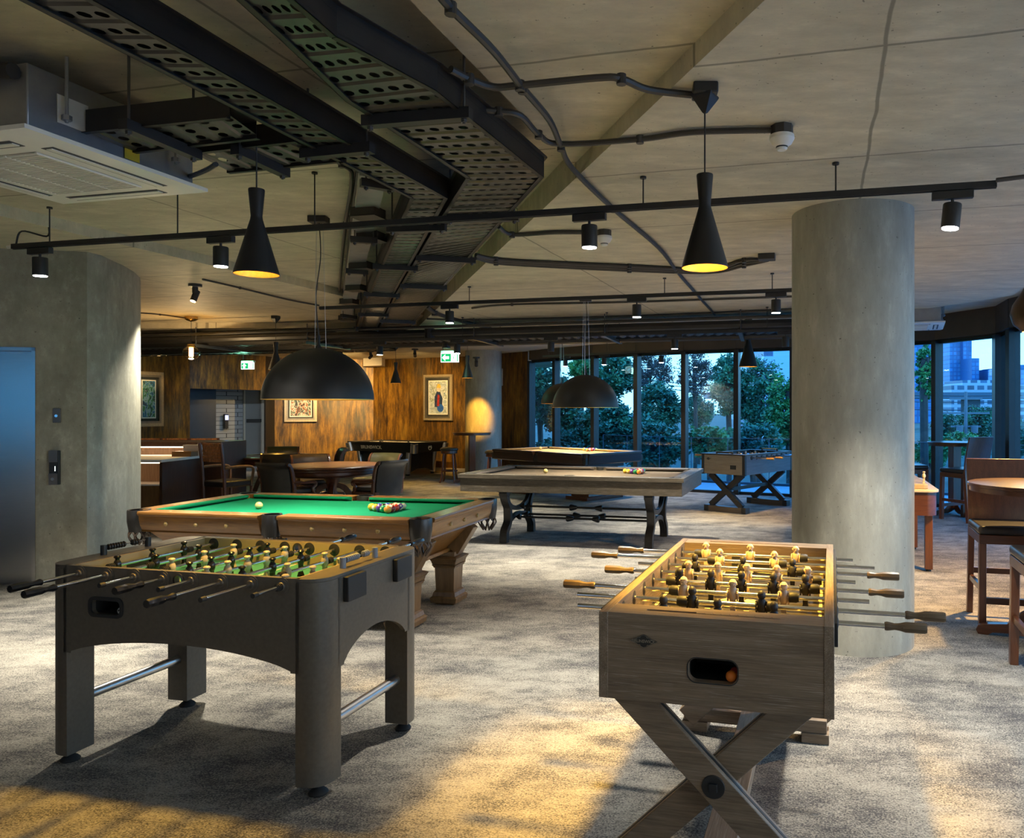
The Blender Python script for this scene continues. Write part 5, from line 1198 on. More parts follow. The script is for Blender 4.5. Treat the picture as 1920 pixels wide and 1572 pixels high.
# dark table with camel cloth, turned towards the windows
dn = P(1097.8, 852.5, .8133); da = (dn, math.radians(42.5), 2.58, 1.48)
prof3 = lambda zt: [(0, zt), (0, zt - .03), (-.02, zt - .035), (-.03, zt - .17), (-.05, zt - .185), (-.13, zt - .185), (-.13, zt)]
t, hx, hy, tow, zc = pool('dark espresso pool table with camel cloth standing behind the grey one', *da, .8133, dict(rw=.13, apron=.18, wood=(M_esp_x, M_esp_x), cloth=M_camel, cush=M_camel, prof=prof3(.8133), gs=.06, gc=.10, pocket=M_leather))
MB().box(-hx + .3, hx - .3, -hy + .25, hy - .25, .55, .63).build('underframe', M_esp_x, t)
for s in (-1, 1):
    m = MB(); X = s * .75; m.hexa([(X - .22, -.36), (X + .22, -.36), (X + .22, .36), (X - .22, .36)], [(X - .14, -.25), (X + .14, -.25), (X + .14, .25), (X - .14, .25)], .06, .55); m.box(X - .27, X + .27, -.44, .44, 0, .06); m.build('pedestal', M_mah_x, t, .006)
c_ = toloc(P(1013.5, 843.5, zc), *da); r_ = toloc(P(1088, 846, zc), *da)
rack(tow, zc, r_[0], r_[1] + .1, 'dark table with camel cloth', 0, c_)

# ---- air hockey table
an = P(776.9, 831.6, .77); aa = math.radians(27); (cx, cy), u, v = frame(an, aa, 2.1, 1.08)
t = thing('air_hockey_table', 'black air hockey table with silver corners before the patina wall', 'air hockey table', (cx, cy, 0), -aa)
hx, hy = 1.05, .54
m = MB(); m.hexa([(-hx + .06, -hy + .05), (hx - .06, -hy + .05), (hx - .06, hy - .05), (-hx + .06, hy - .05)], [(-hx, -hy), (hx, -hy), (hx, hy), (-hx, hy)], .545, .75); m.build('cabinet', M_black, t)
holed([(-hx - .015, -hy - .015), (hx + .015, -hy - .015), (hx + .015, hy + .015), (-hx - .015, hy + .015)], [rrect(-hx + .09, hx - .09, -hy + .09, hy - .09, .12)], .03, 'top_rail', M_black, t, T(0, 0, .765))
MB().box(-hx + .05, hx - .05, -hy + .05, hy - .05, .742, .752).build('playing_surface', M_white, t)
for s in (-1, 1):
    for q in (-1, 1):
        m = MB(); m.cyl((s * (hx - .05), q * (hy - .04), .545), (s * (hx - .012), q * (hy - .012), .752), .085, n=28); m.build('corner_cover', M_satin, t)
        m = MB(); m.cyl((s * (hx - .32), q * (hy - .12), .05), (s * (hx - .26), q * (hy - .10), .55), .06, n=20); lg = m.build('leg', M_satin, t); MB().cyl((s * (hx - .32), q * (hy - .12), 0), (s * (hx - .32), q * (hy - .12), .05), .045, n=14).build('foot', M_rubber, lg)
    m = MB(); X = s * (hx - .30); m.prism([(-hy + .1, .07), (-hy + .14, .07), (-.15, .15), (.15, .15), (hy - .14, .07), (hy - .1, .07), (hy - .06, .55), (-hy + .06, .55)], X - .13 * 0 - .03, X + .03, 'yz'); m.build('end_board', M_black, t)
MB().box(-hx + .3, hx - .3, -hy + .14, -hy + .17, .3, .55).build('cable_tray_board', M_black, t)
text('BRUNSWICK', .115, .002, 'lettering', M_white, t, T(-.32, -hy + .018, .648) @ RX(PI / 2 + .24), .002)
lo = MB(); lo.lathe([(.045, 0), (.06, 0), (.06, .006), (.045, .006)], 24, T(hx - .022, -.0, .65) @ RY(PI / 2), False); lo.prism([(-.045, .645), (0, .685), (.045, .645), (0, .66)], hx - .03, hx - .012, 'yz'); lo.build('round_emblem', M_white, t)
for i, (x, y) in enumerate(((-.62, .1), (.55, -.2))):
    o = tag(MB().lathe([(.05, 0), (.05, .018), (.02, .022), (.022, .05), (.016, .06), (.001, .062)], 20, None, False).build('striker', M_black), 'black striker lying on the air hockey table at its %s end' % ('left' if i == 0 else 'right'), 'striker'); o.location = (cx + u[0] * x + v[0] * y, cy + u[1] * x + v[1] * y, .752)

# ---- partly hidden game table behind the column
t = thing('game_table', 'reddish wooden game table almost hidden behind the round column', 'game table', (2.67, 8.0, 0), -.24)
m = MB(); m.prism(rrect(-.37, .37, -.70, .70, .10), .54, .76, 'xy'); m.build('cabinet', M_mah_x, t)
m = MB(); m.prism(rrect(-.39, .39, -.72, .72, .11), .76, .785, 'xy'); m.build('top_rail', M_ivory, t, .005)
m = MB(); m.prism(rrect(-.30, .30, -.62, .62, .05), .785, .83, 'xy'); m.build('playing_field', M_tan, t, .005)
for sx in (-1, 1):
    for sy in (-1, 1): MB().box(sx * .30 - .035, sx * .30 + .035, sy * .6 - .035, sy * .6 + .035, .02, .54).build('leg', M_mah_z, t, .003); MB().cyl((sx * .30, sy * .6, 0), (sx * .30, sy * .6, .02), .025, n=12).build('foot', M_rubber, t)
inst('LFw2', fig_classic, 'player_figure', M_ivory, t, T(.27, -.5, .90))

# ================================================================== SEATING AND TABLES
def oriented(name, label, cat, x, y, bx, by, group=None, z=0):
    """local +y (the back) points along (bx, by)"""
    return thing(name, label, cat, (x, y, z), math.atan2(-bx, by), group)
def club_chair(label, x, y, bx, by, leather=None):
    t = oriented('club_chair', label, 'chair', x, y, bx, by, 'leather game chairs'); le = leather or M_leather
    w = .27
    # upholstered seat
    m = MB(); m.prism(rrect(-w, w, -.26, .20, .06), .40, .455, 'xy'); m.build('seat', M_mah_x, t, .006)
    m = MB(); m.prism(rrect(-w + .01, w - .01, -.255, .19, .07), .455, .52, 'xy'); m.build('seat_cushion', le, t, .025, 35, 3)
    # curved back with rolled top
    prof_ = [(.20, .46), (.215, .60), (.235, .72), (.262, .80), (.300, .855), (.335, .872), (.350, .850), (.340, .825), (.312, .815), (.290, .77), (.268, .68), (.250, .56), (.242, .40), (.205, .40)]
    m = MB(); n_ = 9; vs = []
    for i in range(n_):
        x_ = -w + .02 + (2 * w - .04) * i / (n_ - 1); c_ = -.07 * (abs(x_) / w) ** 2
        vs += [(x_ * (1 - .05 * (1 - (z - .4) / .5)), yy + c_, z) for yy, z in prof_]
    k = len(prof_); fs = [(i * k + j, i * k + (j + 1) % k, (i + 1) * k + (j + 1) % k, (i + 1) * k + j) for i in range(n_ - 1) for j in range(k)] + [tuple(range(k)), tuple(range((n_ - 1) * k + k - 1, (n_ - 1) * k - 1, -1))]
    m._add(vs, fs); m.build('backrest', le, t, 0, 50)
    for s in (-1, 1):
        o_ = [(yy - .075, z) for yy, z in prof_]
        m = MB(); m.prism(o_, s * (w - .018), s * (w + .012), 'yz'); m.build('back_stile', M_mah_x, t, .004)
        pts = smoothpath([(s * w, .18, .62), (s * (w + .02), .02, .602), (s * (w + .02), -.14, .600), (s * (w + .01), -.20, .57), (s * w, -.15, .51), (s * (w - .01), -.19, .44)], 5)
        MB().tube(pts, .021, 8).build('armrest', M_mah_x, t)
    MB().cyl((0, 0, .12), (0, 0, .40), .028, n=16).build('gas_lift', M_black, t)
    for k in range(5):
        a = 2 * PI * k / 5 + .3; m = MB(); m.beam((0, 0, .115), (.27 * math.cos(a), .27 * math.sin(a), .085), .055, .045); lg = m.build('base_arm', M_mah_x, t, .006)
        m = MB(); m.cyl((.27 * math.cos(a) - .015 * math.sin(a), .27 * math.sin(a) + .015 * math.cos(a), .028), (.27 * math.cos(a) + .015 * math.sin(a), .27 * math.sin(a) - .015 * math.cos(a), .028), .028, n=14); m.cyl((.27 * math.cos(a), .27 * math.sin(a), .03), (.27 * math.cos(a), .27 * math.sin(a), .08), .012, n=8); m.build('caster', M_rubber, lg)
    return t
def poker_table(label, x, y, R, felt=False):
    t = thing('card_table', label, 'card table', (x, y, 0), .3)
    pr = [(R - .30 if felt else .001, .762), (R - .11, .762), (R - .105, .775), (R - .02, .775), (R, .765), (R + .005, .75), (R - .01, .738), (R - .035, .732), (R - .03, .715), (R - .05, .70), (R - .05, .665), (R - .035, .655), (R - .06, .635), (R - .08, .63), (.001, .63)]
    if not felt: pr[0] = (.001, .772); pr[1] = (R - .12, .773)
    MB().lathe(pr, 64, None, False).build('tabletop', M_mah_x, t)
    if felt: MB().cyl((0, 0, .755), (0, 0, .764), R - .12, n=48).build('felt', plain('slate_felt', (.07, .085, .12), .9), t)
    MB().lathe([(.001, .63), (.10, .63), (.12, .58), (.08, .52), (.06, .42), (.09, .30), (.11, .22), (.001, .20)], 28, None, False).build('pedestal', M_mah_z, t)
    for k in range(4):
        a = PI / 2 * k; pts = smoothpath([(.06, 0, .50), (.16, 0, .46), (.24, 0, .34), (.30, 0, .18), (.40, 0, .07), (.46, 0, .04)], 4)
        o_ = [(p.x + .022, p.z + .02) for p in pts] + [(p.x - .03, max(.0, p.z - .04)) for p in pts[::-1]]
        m = MB(); m.prism(o_, -.032, .032, 'xz', RZ(a)); m.build('leg', M_mah_z, t, .006)
    return t
p1 = (-4.22, 10.75); poker_table('round mahogany card table with plain polished top behind the green pool table', *p1, .69)
p2 = (-6.05, 12.9); poker_table('round card table with inset felt farther back near the doorway', *p2, .66, True)
for (c, dx, dy, ds, lab, le) in ((p1, -.36, -.93, .80, 'black leather chair with its back to us at the left of the near card table', None), (p1, .90, -.43, .86, 'black leather chair seen from the side at the right of the near card table', None),
        (p1, .32, .94, .95, 'olive leather chair facing us behind the near card table on the right', M_olive), (p1, -.62, .78, .82, 'leather chair behind the near card table on the left', M_brownleather),
        (p2, .50, -.86, .82, 'black leather chair in front of the far card table with its back to us', None), (p2, -.30, .95, .85, 'olive leather chair facing us behind the far card table', M_olive), (p2, .86, .50, .85, 'dark leather chair at the right of the far card table before the wall', None)):
    d = Vector((dx, dy)).normalized(); club_chair(lab, c[0] + d.x * ds, c[1] + d.y * ds, d.x, d.y, le)
def woven_chair(label, x, y, bx, by):
    t = oriented('woven_chair', label, 'chair', x, y, bx, by, 'orange woven-back chairs')
    MB().prism(rrect(-.24, .24, -.24, .22, .05), .44, .53, 'xy').build('seat', M_leather, t, .02)
    m = MB()
    for i in range(5):
        for j in range(6):
            x0 = -.21 + i * .084; z0 = .80 + j * .045; o_ = .006 if (i + j) % 2 else 0; m.box(x0 + .003, x0 + .081, .225 - o_, .24 + o_, z0 + .002, z0 + .043)
    tt = m.build('woven_back', M_weave, t, .003)
    for s in (-1, 1):
        pts = smoothpath([(s * .235, .20, .0), (s * .235, .215, .5), (s * .235, .235, .8), (s * .235, .27, 1.07)], 4); MB().tube(pts, .022, 8).build('back_post', M_mah_z, t)
        MB().tube(smoothpath([(s * .25, .22, .72), (s * .265, .0, .73), (s * .265, -.20, .71), (s * .25, -.22, .60), (s * .24, -.20, .45)], 4), .02, 8).build('armrest', M_oak_z, t)
        MB().cyl((s * .22, -.21, 0), (s * .23, -.21, .44), .02, n=10).build('front_leg', M_mah_z, t)
    return t
woven_chair('orange woven-back chair standing beside the right end of the reception desk', -5.86, 11.08, -.45, -.89)
for i, px in enumerate((300, 345, 395)):
    x, y = XY(px, 13.0); woven_chair(('leftmost', 'middle', 'right')[i] + ' orange woven chair whose top shows above the reception desk', x, y, .1, -1)

# reception desk
t = thing('reception_desk', 'dark walnut reception desk with lit open shelves beside the lift core', 'desk', (0, 0, 0))
dx0, dx1 = -9.6, XY(415, 11.6)[0]; px0 = XY(373, 11.6)[0]
MB().box(px0, dx1, 11.6, 12.35, 0, 1.055).build('end_block', M_wal_z, t, .003)
MB().box(dx0, px0, 11.6, 12.35, .985, 1.055).build('top', M_wal_z, t, .003)
MB().box(dx0, px0, 12.2, 12.35, 0, .985).build('back_panel', MATS['weathered_oak_x'] if 0 else wood('walnut_painted_lit', (.16, .10, .06), (.26, .17, .10), (.36, .25, .16), 'z', .5), t)  # lightened walnut, the LED light on the panel is painted into it
MB().box(dx0, px0 - .02, 11.66, 11.69, .965, .983).build('led_strip', M_warmled, t)
MB().box(dx0, px0, 11.6, 12.2, .0, .80).build('lower_body', M_wal_z, t)
MB().box(dx0, px0 - .02, 11.55, 12.2, .80, .83).build('inner_shelf', M_mat2, t)
kx, ky = XY(303, 10.5); k0 = XY(268, 10.5)[0]
m = MB(); m.hexa([(dx0, 10.5), (kx, ky), (px0 + .08, 11.6), (dx0, 11.6)], [(dx0, 10.5), (kx, ky), (px0 + .08, 11.6), (dx0, 11.6)], .82, .86); m.build('worktop', M_mat2, t, .003)
m = MB(); m.hexa(*([[(kx - .04, ky + .02), (kx - .004, ky + .02), (px0 + .07, 11.58), (px0 + .02, 11.58)]] * 2), 0, .82); m.build('side_panel', M_wal_z, t)
MB().box(dx0, kx - .04, 10.92, 10.95, 0, .82).build('shelf_back', MATS['walnut_painted_lit'], t)
MB().box(dx0, kx - .04, 10.52, 10.92, .50, .52).build('shelf', M_mat2, t); MB().box(dx0, kx - .04, 10.54, 10.92, .0, .50).build('cabinet_front', wood('walnut_painted_amber_lit', (.10, .05, .02), (.17, .09, .035), (.24, .13, .05), 'z', .4), t)  # walnut tinted amber, the light on this front is put into the colour
MB().box(dx0, kx - .05, 10.55, 10.57, .805, .818).build('led_strip', M_warmled, t)
MB().box(dx0, kx - .05, 10.55, 10.57, .485, .499).build('led_strip', M_warmled, t)
pa = bpy.data.lights.new('glow', 'AREA'); pa.shape = 'RECTANGLE'; pa.size = 1.8; pa.size_y = .03; pa.energy = 2.2; pa.color = (1, .66, .40)
po = bpy.data.objects.new('glow', pa); lk(po, t); po.location = (-7.7, 11.67, .96)
bx_, by_ = XY(357, 11.3); tag(MB().box(-.14, .14, -.09, .09, 0, .075).build('document_box', M_oak_x), 'small wooden box standing on the worktop of the reception desk', 'box').location = (bx_ - .05, 11.25, .86)
tag(MB().prism([(-.12, 0), (.12, 0), (.10, .16), (-.14, .16)], -.04, .04, 'xz').build('paper_bag', M_mat2), 'pale paper holder leaning behind the wooden box on the desk', 'paper holder').location = (bx_ - .02, 11.42, .86)

# bar stools with wooden backs
def bar_chair(label, x, y, bx, by, group='wooden bar chairs'):
    t = oriented('bar_chair', label, 'bar stool', x, y, bx, by, group); w = .225
    MB().box(-w, w, -.225, .225, .60, .665).build('seat_frame', M_mah_x, t, .004)
    m = MB(); m.prism(rrect(-w - .005, w + .005, -.235, .205, .03), .665, .725, 'xy'); m.build('seat_cushion', M_leather, t, .022, 35, 3)
    for s in (-1, 1):
        MB().beam((s * (w - .025), -.20, .60), (s * (w - .02), -.215, 0), .048, .048, (0, 1, 0)).build('front_leg', M_mah_z, t, .003)
        MB().beam((s * (w - .022), .20, .70), (s * (w - .018), .265, 0), .042, .048, (0, 1, 0)).build('rear_leg', M_mah_z, t, .003)
        MB().beam((s * (w - .022), -.20, .28), (s * (w - .02), .22, .28), .026, .042).build('side_stretcher', M_mah_x, t, .002)
    MB().beam((-w + .03, -.205, .20), (w - .03, -.205, .20), .03, .045).build('foot_rail', M_mah_x, t, .002)
    MB().beam((-w + .03, .225, .33), (w - .03, .225, .33), .026, .042).build('rear_stretcher', M_mah_x, t, .002)
    pr_ = smoothpath([(.195, .62, 0), (.205, .78, 0), (.235, .95, 0), (.285, 1.17, 0)], 4)
    o_ = [(p.x, p.y) for p in pr_] + [(p.x + .022, p.y) for p in pr_[::-1]]
    m = MB(); m.prism(o_, -w, w, 'yz'); m.build('back_panel', M_mah_z, t, .004)
    return t
def bar_table(label, x, y, R, h=1.05, rz=.3):
    t = thing('bar_table', label, 'bar table', (x, y, 0), rz)
    MB().lathe([(.001, h), (R - .005, h), (R, h - .004), (R, h - .02), (R - .012, h - .024), (R - .012, h - .055), (.001, h - .055)], 72, None, False).build('tabletop', M_mah_x, t)
    MB().box(-.065, .065, -.065, .065, .10, h - .055).build('post', M_mah_z, t, .004)
    for k in range(4):
        m = MB(); m.prism([(.05, .06), (.05, .20), (.10, .17), (.18, .09), (.30, .075), (.36, .06), (.375, .03), (.36, 0), (.30, 0), (.27, .02), (.12, .03)], -.03, .03, 'xz', RZ(PI / 2 * k)); m.build('foot', M_mah_x, t, .003)
    return t
bar_table('tall round mahogany bar table at the right edge with two bar stools', 2.70, 5.14, .43, 1.05, -.5)
bar_chair('wooden bar stool with high panel back standing behind the near right bar table', 2.70, 5.56, .2425, .970)
bar_chair('wooden bar stool nearest to us at the right edge, cut by the frame', 2.45, 4.40, -.2425, -.970)
bar_table('tall round bar table in front of the far right window', 4.72, 11.3, .38, 1.07, .2)
bar_chair('dark bar stool right of the far bar table with its back towards us', 4.62, 10.74, .40, -.92)
bar_chair('dark bar stool left of the far bar table, half hidden by the column', 4.12, 11.5, -.99, .10)
x, y = XY(885, 16.3); bar_table('wooden bar table standing before the amber-lit column at the back', x, y, .40, 1.06, .4)
def round_stool(label, x, y, h=.74):
    t = thing('round_stool', label, 'bar stool', (x, y, 0), .4, 'round padded bar stools')
    MB().lathe([(.001, h), (.15, h), (.185, h - .02), (.19, h - .05), (.18, h - .065), (.001, h - .065)], 36, None, False).build('seat_cushion', M_leather, t)
    MB().lathe([(.001, h - .065), (.165, h - .065), (.17, h - .12), (.15, h - .13), (.001, h - .13)], 36, None, False).build('seat_ring', M_mah_x, t)
    for k in range(4):
        a = PI / 2 * k + .4; pts = [(r * math.cos(a), r * math.sin(a), z) for r, z in ((.13, h - .12), (.15, h - .3), (.165, .25), (.19, .08), (.225, 0))]
        MB().tube(smoothpath(pts, 3), .02, 8).build('leg', M_mah_z, t)
    m = MB(); m.lathe([(.150, .235), (.178, .235), (.178, .262), (.150, .262), (.150, .235)], 36, None, False); m.build('foot_ring', M_mah_x, t); return t
x, y = XY(842, 16.3); round_stool('round black-topped wooden stool beside the air hockey table', x, y)
x, y = XY(927, 15.2); round_stool('round padded stool partly hidden behind the dark pool table', x, y)

# ================================================================== PICTURES
def art_mat(name, cols, scale, seed):
    m, n, l, b, o = _new(name); tc = n.new('ShaderNodeTexCoord'); mp = n.new('ShaderNodeMapping'); mp.inputs['Location'].default_value = (seed, seed * 2, 0); mp.inputs['Scale'].default_value = (scale, scale, scale * .7)
    l.new(tc.outputs['Object'], mp.inputs[0]); nz = n.new('ShaderNodeTexNoise'); nz.inputs['Scale'].default_value = .9; nz.inputs['Detail'].default_value = 4; nz.inputs['Distortion'].default_value = 1.6
    l.new(mp.outputs[0], nz.inputs['Vector']); r = n.new('ShaderNodeValToRGB'); r.color_ramp.interpolation = 'CONSTANT'; e = r.color_ramp.elements
    k = len(cols); e[0].position = 0; e[0].color = (*cols[0], 1); e[1].position = .66; e[1].color = (*cols[-1], 1)
    for i in range(1, k - 1): x = e.new(.34 + .32 * i / (k - 1)); x.color = (*cols[i], 1)
    l.new(nz.outputs['Fac'], r.inputs[0]); l.new(r.outputs[0], b.inputs['Base Color']); b.inputs['Roughness'].default_value = .5; return m
def picture(label, a, b, px0, px1, pyt, pyb, art, fw=.085, mt=.09):
    a, b = Vector(a), Vector(b); d = (b - a).normalized(); nn = Vector((d.y, -d.x))
    p0 = a + d * along(px0, a, d); p1 = a + d * along(px1, a, d); w = (p1 - p0).length; c = (p0 + p1) / 2; Y = c.y
    z1, z0 = ZZ(pyt, Y), ZZ(pyb, Y); h = z1 - z0
    t = thing('framed_picture', label, 'picture', (c.x + nn.x * .02, c.y + nn.y * .02, (z0 + z1) / 2), math.atan2(d.y, d.x))
    M_ = RX(PI / 2)
    def R(x, z): return [(-x, -z), (x, -z), (x, z), (-x, z)]
    holed(R(w / 2, h / 2), [R(w / 2 - fw, h / 2 - fw)], .05, 'frame', M_inox, t, T(0, -.03, 0) @ M_)
    holed(R(w / 2 - fw * .75, h / 2 - fw * .75), [R(w / 2 - fw * 1.25, h / 2 - fw * 1.25)], .062, 'inner_frame', MATS['antique_silver'], t, T(0, -.032, 0) @ M_)
    MB().box(-w / 2 + fw * .8, w / 2 - fw * .8, -.028, -.01, -h / 2 + fw * .8, h / 2 - fw * .8).build('mount', M_mount, t)
    iw, ih = w / 2 - fw - mt, h / 2 - fw - mt
    MB().box(-iw, iw, -.032, -.028, -ih, ih).build('white_border', M_mat2, t)
    cv = MB().box(-iw + .025, iw - .025, -.036, -.032, -ih + .025, ih - .025).build('painting', art, t)
    return t, cv, iw, ih
A1 = art_mat('art_water', [(.02, .05, .09), (.03, .16, .30), (.25, .42, .50), (.05, .22, .10), (.02, .03, .06), (.40, .50, .45)], 7, 3)
A2 = art_mat('art_interior', [(.03, .02, .02), (.30, .12, .05), (.55, .50, .42), (.08, .14, .10), (.02, .02, .03), (.5, .32, .2)], 9, 8)
A3 = art_mat('art_pale_room', [(.35, .42, .46), (.55, .60, .62), (.30, .34, .30), (.62, .66, .66), (.10, .20, .30)], 6, 1)
picture('picture of dark blue water in a pale frame at the left wall edge', W0, Wd0, 248, 302, 697.5, 800, A1, .09, .08)
picture('small landscape picture half hidden behind the big dome lamp', W2, W3, 533, 594, 715, 791, A2, .07, .05)
t, cv, iw, ih = picture('tall framed portrait painting lit on the patina wall beside the column', W3, W4, 797.5, 850.5, 703, 788.5, A3, .075, .07)
m = MB(); m.prism([(-.10, -ih * .55), (.13, -ih * .6), (.15, -.02), (.07, .14), (-.02, .16), (-.10, .02)], -.040, -.036); m.build('coat', plain('paint_navy', (.02, .04, .10), .5, 0, .5, 20), cv)
m = MB(); m.prism([(-.03, -ih * .5), (.05, -ih * .5), (.06, .06), (0, .08)], -.043, -.040); m.build('red_scarf', plain('paint_red', (.30, .03, .02), .5, 0, .5, 20), cv)
m = MB(); m.cyl((.03, -.036, .20), (.03, -.041, .20), .06, n=14); m.build('face', plain('paint_pale', (.60, .52, .46), .5, 0, .3, 20), cv)
m = MB(); m.prism([(-.04, .24), (.10, .24), (.07, .34), (0, .34)], -.042, -.036); m.build('hat', plain('paint_yellow', (.60, .42, .06), .5, 0, .3, 20), cv)
m = MB(); m.cyl((.08, -.036, -ih * .62), (.08, -.042, -ih * .62), .10, n=20); m.build('blue_round_shape', plain('paint_blue', (.02, .10, .42), .5, 0, .3, 20), cv)

# ================================================================== OUTSIDE THE WINDOWS
rt = random.Random(11)
def leafmat(name, c1, c2, c3):
    m, n, l, b, o = _new(name); tc = n.new('ShaderNodeTexCoord'); f = _noise(n, l, tc.outputs['Object'], 1.3, 4, .6)
    l.new(_ramp(n, l, f, [(.36, c1), (.5, c2), (.64, c3)]), b.inputs['Base Color']); b.inputs['Roughness'].default_value = .55; return m
G1 = leafmat('leaves_dark', (.012, .07, .045), (.03, .14, .08), (.08, .25, .10)); G2 = leafmat('leaves_bright', (.02, .10, .035), (.05, .22, .06), (.14, .36, .08)); G3 = leafmat('leaves_dry', (.05, .035, .03), (.10, .07, .055), (.15, .11, .08))
M_bark = plain('bark', (.06, .045, .035), .9, 0, .3, 8)
def tree(label, px, py, rxp, ryp, Y, mat, n=2600, ls=.16, clumps=60, name='tree', cat='tree', group=None):
    x = (px - CX) * Y / F; z = ZZ(py, Y); rx, rz_ = rxp * Y / F, ryp * Y / F
    t = thing(name, label, cat, (x, Y, -1.3), 0, group); z += 1.3; m = MB()
    cl = []
    for _ in range(clumps):
        while 1:
            q = Vector((rt.uniform(-1, 1), rt.uniform(-1, 1), rt.uniform(-1, 1)))
            if .35 < q.length < 1: break
        q = q.normalized() * (.55 + .42 * rt.random()); cl.append((Vector((q.x * rx, q.y * rx, q.z * rz_ + z)), rt.uniform(.16, .34) * min(rx, rz_)))
    for _ in range(n):
        c, r = rt.choice(cl); q = Vector((rt.gauss(0, .5), rt.gauss(0, .5), rt.gauss(0, .45))) * r + c
        a = Vector((rt.uniform(-1, 1), rt.uniform(-1, 1), rt.uniform(-.6, .6))).normalized(); b_ = a.cross(Vector((rt.uniform(-1, 1), rt.uniform(-1, 1), rt.uniform(-1, 1)))).normalized(); s = ls * rt.uniform(.6, 1.3)
        m._add([tuple(q - a * s * .6), tuple(q + b_ * s * .3), tuple(q + a * s * .6), tuple(q - b_ * s * .3)], [(0, 1, 2, 3)])
    m.build('foliage', mat, t)
    pts = [(0, 0, 0), (.05 * rx, .02, (z - rz_ * .3) * .5), (-.04 * rx, 0, z - rz_ * .2), (.02, 0, z + rz_ * .5)]; MB().tube(smoothpath(pts, 4), .09, 7, None, None).build('trunk', M_bark, t)
    for k in range(5):
        a = 2 * PI * k / 5; e_ = (rx * .6 * math.cos(a), rx * .6 * math.sin(a), z + rz_ * rt.uniform(0, .6)); MB().tube(smoothpath([(0, 0, z - rz_ * .4), (e_[0] * .5, e_[1] * .5, z - rz_ * .05), e_], 3), .03, 5).build('branch', M_bark, t)
    return t
TR = [(1012, 735, 34, 62, 25, G1, 'dark tree beyond the leftmost window pane'), (1052, 765, 40, 55, 23, G1, 'tree behind the far dome lamps, left of the second mullion'), (1090, 690, 26, 18, 30, G2, 'distant small tree top under the sky left of the near dome'),
      (1150, 702, 40, 46, 25, G1, 'tall dark tree rising right of the near dome lamp'), (1150, 800, 58, 50, 21, G1, 'bushy dark tree right below the near dome lamp'), (1218, 700, 42, 48, 29, G3, 'brownish bare-looking tree behind the middle window'),
      (1238, 765, 40, 50, 24, G1, 'dark green tree in the middle window pane'), (1228, 838, 60, 42, 20, G1, 'low dark tree behind the balustrade in the middle pane'), (1303, 700, 34, 50, 33, G3, 'twiggy brown tree behind the fourth pane'),
      (1310, 775, 30, 34, 40, G1, 'bluish distant tree between the two big trees'), (1366, 725, 34, 58, 25, G1, 'tall dark green tree left of the sixth mullion'), (1330, 830, 44, 30, 19.5, G2, 'bright green bush behind the balustrade'),
      (1420, 740, 44, 70, 25, G1, 'dense dark tree in the pane before the blue office block'), (1478, 770, 42, 72, 22, G2, 'yellow green tree next to the concrete column'), (1410, 840, 70, 40, 20, G1, 'dark shrubbery behind the third foosball table'), (1075, 850, 70, 44, 21, G1, 'dark shrubbery behind the dark pool table')]
for px, py, a, b_, Y, mt, lab in TR:
    dens = 8500; tree(lab, px, py, a, b_, Y, mt, dens, .10 if mt is not G3 else .07, 90)
for i, (px, py, a, b_, Y, mt, lab) in enumerate(((1733, 700, 18, 60, 17, G2, 'slim green tree right beside the column edge'), (1785, 800, 40, 26, 30, G1, 'dark palm clump left of the power pole'), (1840, 790, 38, 28, 27, G1, 'dark palm clump right of the power pole'), (1790, 835, 60, 22, 22, G2, 'green hedge below the power pole'), (1890, 820, 40, 40, 24, G1, 'dark tree at the right window edge'), (1745, 850, 30, 26, 20, G2, 'low bush by the far bar table window'))):
    tree(lab, px, py, a, b_, Y, mt, 7000 if Y > 19 else 2600, .075, 60)

def facade(name, wall, win, sx, sz, frac=.6):
    m, n, l, b, o = _new(name); tc = n.new('ShaderNodeTexCoord'); mp = n.new('ShaderNodeMapping'); mp.inputs['Rotation'].default_value = (PI / 2, 0, 0); l.new(tc.outputs['Object'], mp.inputs[0])
    t = n.new('ShaderNodeTexBrick'); l.new(mp.outputs[0], t.inputs['Vector']); t.offset = 0; t.inputs['Scale'].default_value = 1; t.inputs['Brick Width'].default_value = sx; t.inputs['Row Height'].default_value = sz
    t.inputs['Mortar Size'].default_value = min(sx, sz) * (1 - frac) / 2; t.inputs['Color1'].default_value = (*win, 1); t.inputs['Color2'].default_value = (*[x * .6 for x in win], 1); t.inputs['Mortar'].default_value = (*wall, 1)
    l.new(t.outputs[0], b.inputs['Base Color']); b.inputs['Roughness'].default_value = .4; return m
FB = facade('blue_glass_facade', (.03, .12, .28), (.06, .26, .50), 1.5, 1.6, .72); FW = facade('white_block_facade', (.36, .42, .46), (.06, .14, .22), 2.6, 1.9, .55); FS = facade('striped_office_facade', (.34, .52, .70), (.06, .16, .32), 60, 3.6, .5)
def tower(label, px0, px1, pyt, Y, mat, dep=25, extra=None):
    x0, x1 = (px0 - CX) * Y / F, (px1 - CX) * Y / F; zt = ZZ(pyt, Y)
    t = thing('tower_block', label, 'building', ((x0 + x1) / 2, Y, -1.3), 0); w = (x1 - x0) / 2
    MB().box(-w, w, 0, dep, 0, zt + 1.3).build('tower', mat, t); MB().box(-w * .6, w * .6, dep * .2, dep * .8, zt + 1.3, zt + 1.3 + w * .12).build('roof_block', mat, t)
    if extra:
        for a, b, c in extra: MB().box(-w + 2 * w * a, -w + 2 * w * b, -2, dep * .5, 0, (zt + 1.3) * c).build('wing', mat, t)
    return t
tower('blue banded office block rising behind the trees next to the column', 1432, 1500, 655, 75, FS, 20); tower('pale apartment block left of the banded office block', 1396, 1434, 656, 95, FW, 14)
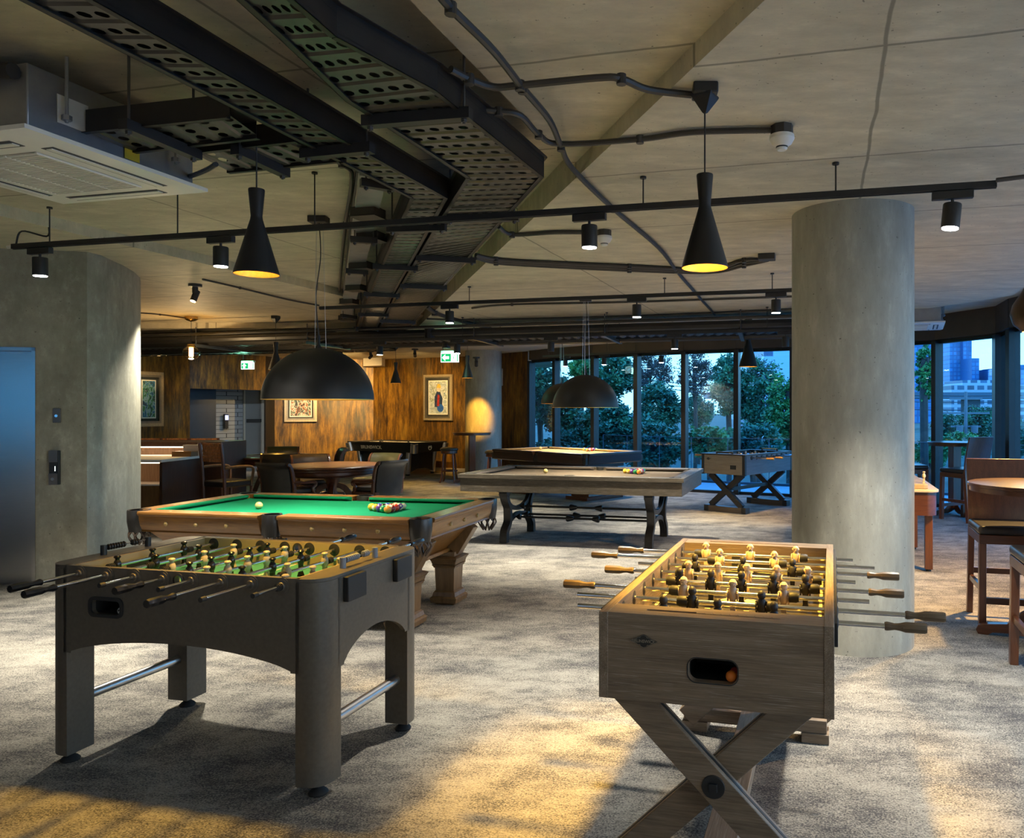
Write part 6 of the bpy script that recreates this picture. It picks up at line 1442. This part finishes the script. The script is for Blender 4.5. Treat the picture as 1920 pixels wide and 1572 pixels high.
tower('blue gridded office tower right behind the column edge', 1690, 1752, 640, 160, FB, 30); tower('tallest slim blue glass tower in the right window', 1781, 1822, 560, 300, FB, 30, [(.5, .75, 1.02)])
tower('lower blue tower attached to the right of the tallest one', 1822, 1836, 672, 290, FB, 20); tower('small stepped blue tower left of the tallest tower', 1768, 1781, 704, 320, FB, 20); tower('blue tower with arched top in the right window', 1844, 1863, 702, 310, FB, 20)
tower('blue tower between the two right mullions', 1876, 1890, 690, 280, FB, 20); tower('broad blue block at the far right edge', 1906, 1990, 688, 250, FB, 20)
tower('long white block with rows of windows below the towers', 1784, 1950, 722, 200, FW, 20)
t = thing('elevated_viaduct', 'long blue-grey elevated viaduct crossing behind the trees at the right', 'viaduct', ((1850 - CX) * 110 / F, 110, 0)); MB().box(-40, 40, 0, 6, ZZ(747, 110), ZZ(736, 110)).build('deck', plain('viaduct_concrete', (.07, .12, .16), .7), t)
for k in range(5): MB().box(-36 + 17 * k, -34 + 17 * k, 2, 4, -1.3, ZZ(747, 110)).build('pier', MATS['viaduct_concrete'], t)
x, y = XY(1811, 26); t = thing('power_pole', 'concrete power pole with cross arms in the right window', 'power pole', (x, y, -1.3)); z_ = 1.3
MB().cyl((0, 0, 0), (0, 0, ZZ(735, 26) + z_), .07, .05, 12).build('pole', M_balus, t)
for py, w in ((748, .55), (775, .8), (800, .5)): MB().beam((-w, 0, ZZ(py, 26) + z_), (w, 0, ZZ(py, 26) + z_), .05, .06).build('cross_arm', M_balus, t)
for k in (-1, 1): MB().cyl((k * .25, -.1, ZZ(812, 26) + z_), (k * .25, -.1, ZZ(798, 26) + z_), .11, n=14).build('transformer', M_balus, t)
for k, (py, dz) in enumerate(((748, .55), (775, .9), (760, .7))):
    m = MB(); pts = [Vector((-12 + 24 * i / 16, -1 + 3 * i / 16, ZZ(py, 26) + z_ + .1 - 0 * dz + dz * ((i / 8 - 1) ** 2) * 1.1 - .0)) for i in range(17)]; m.tube(pts, .012, 5); m.build('cable', M_black, t)
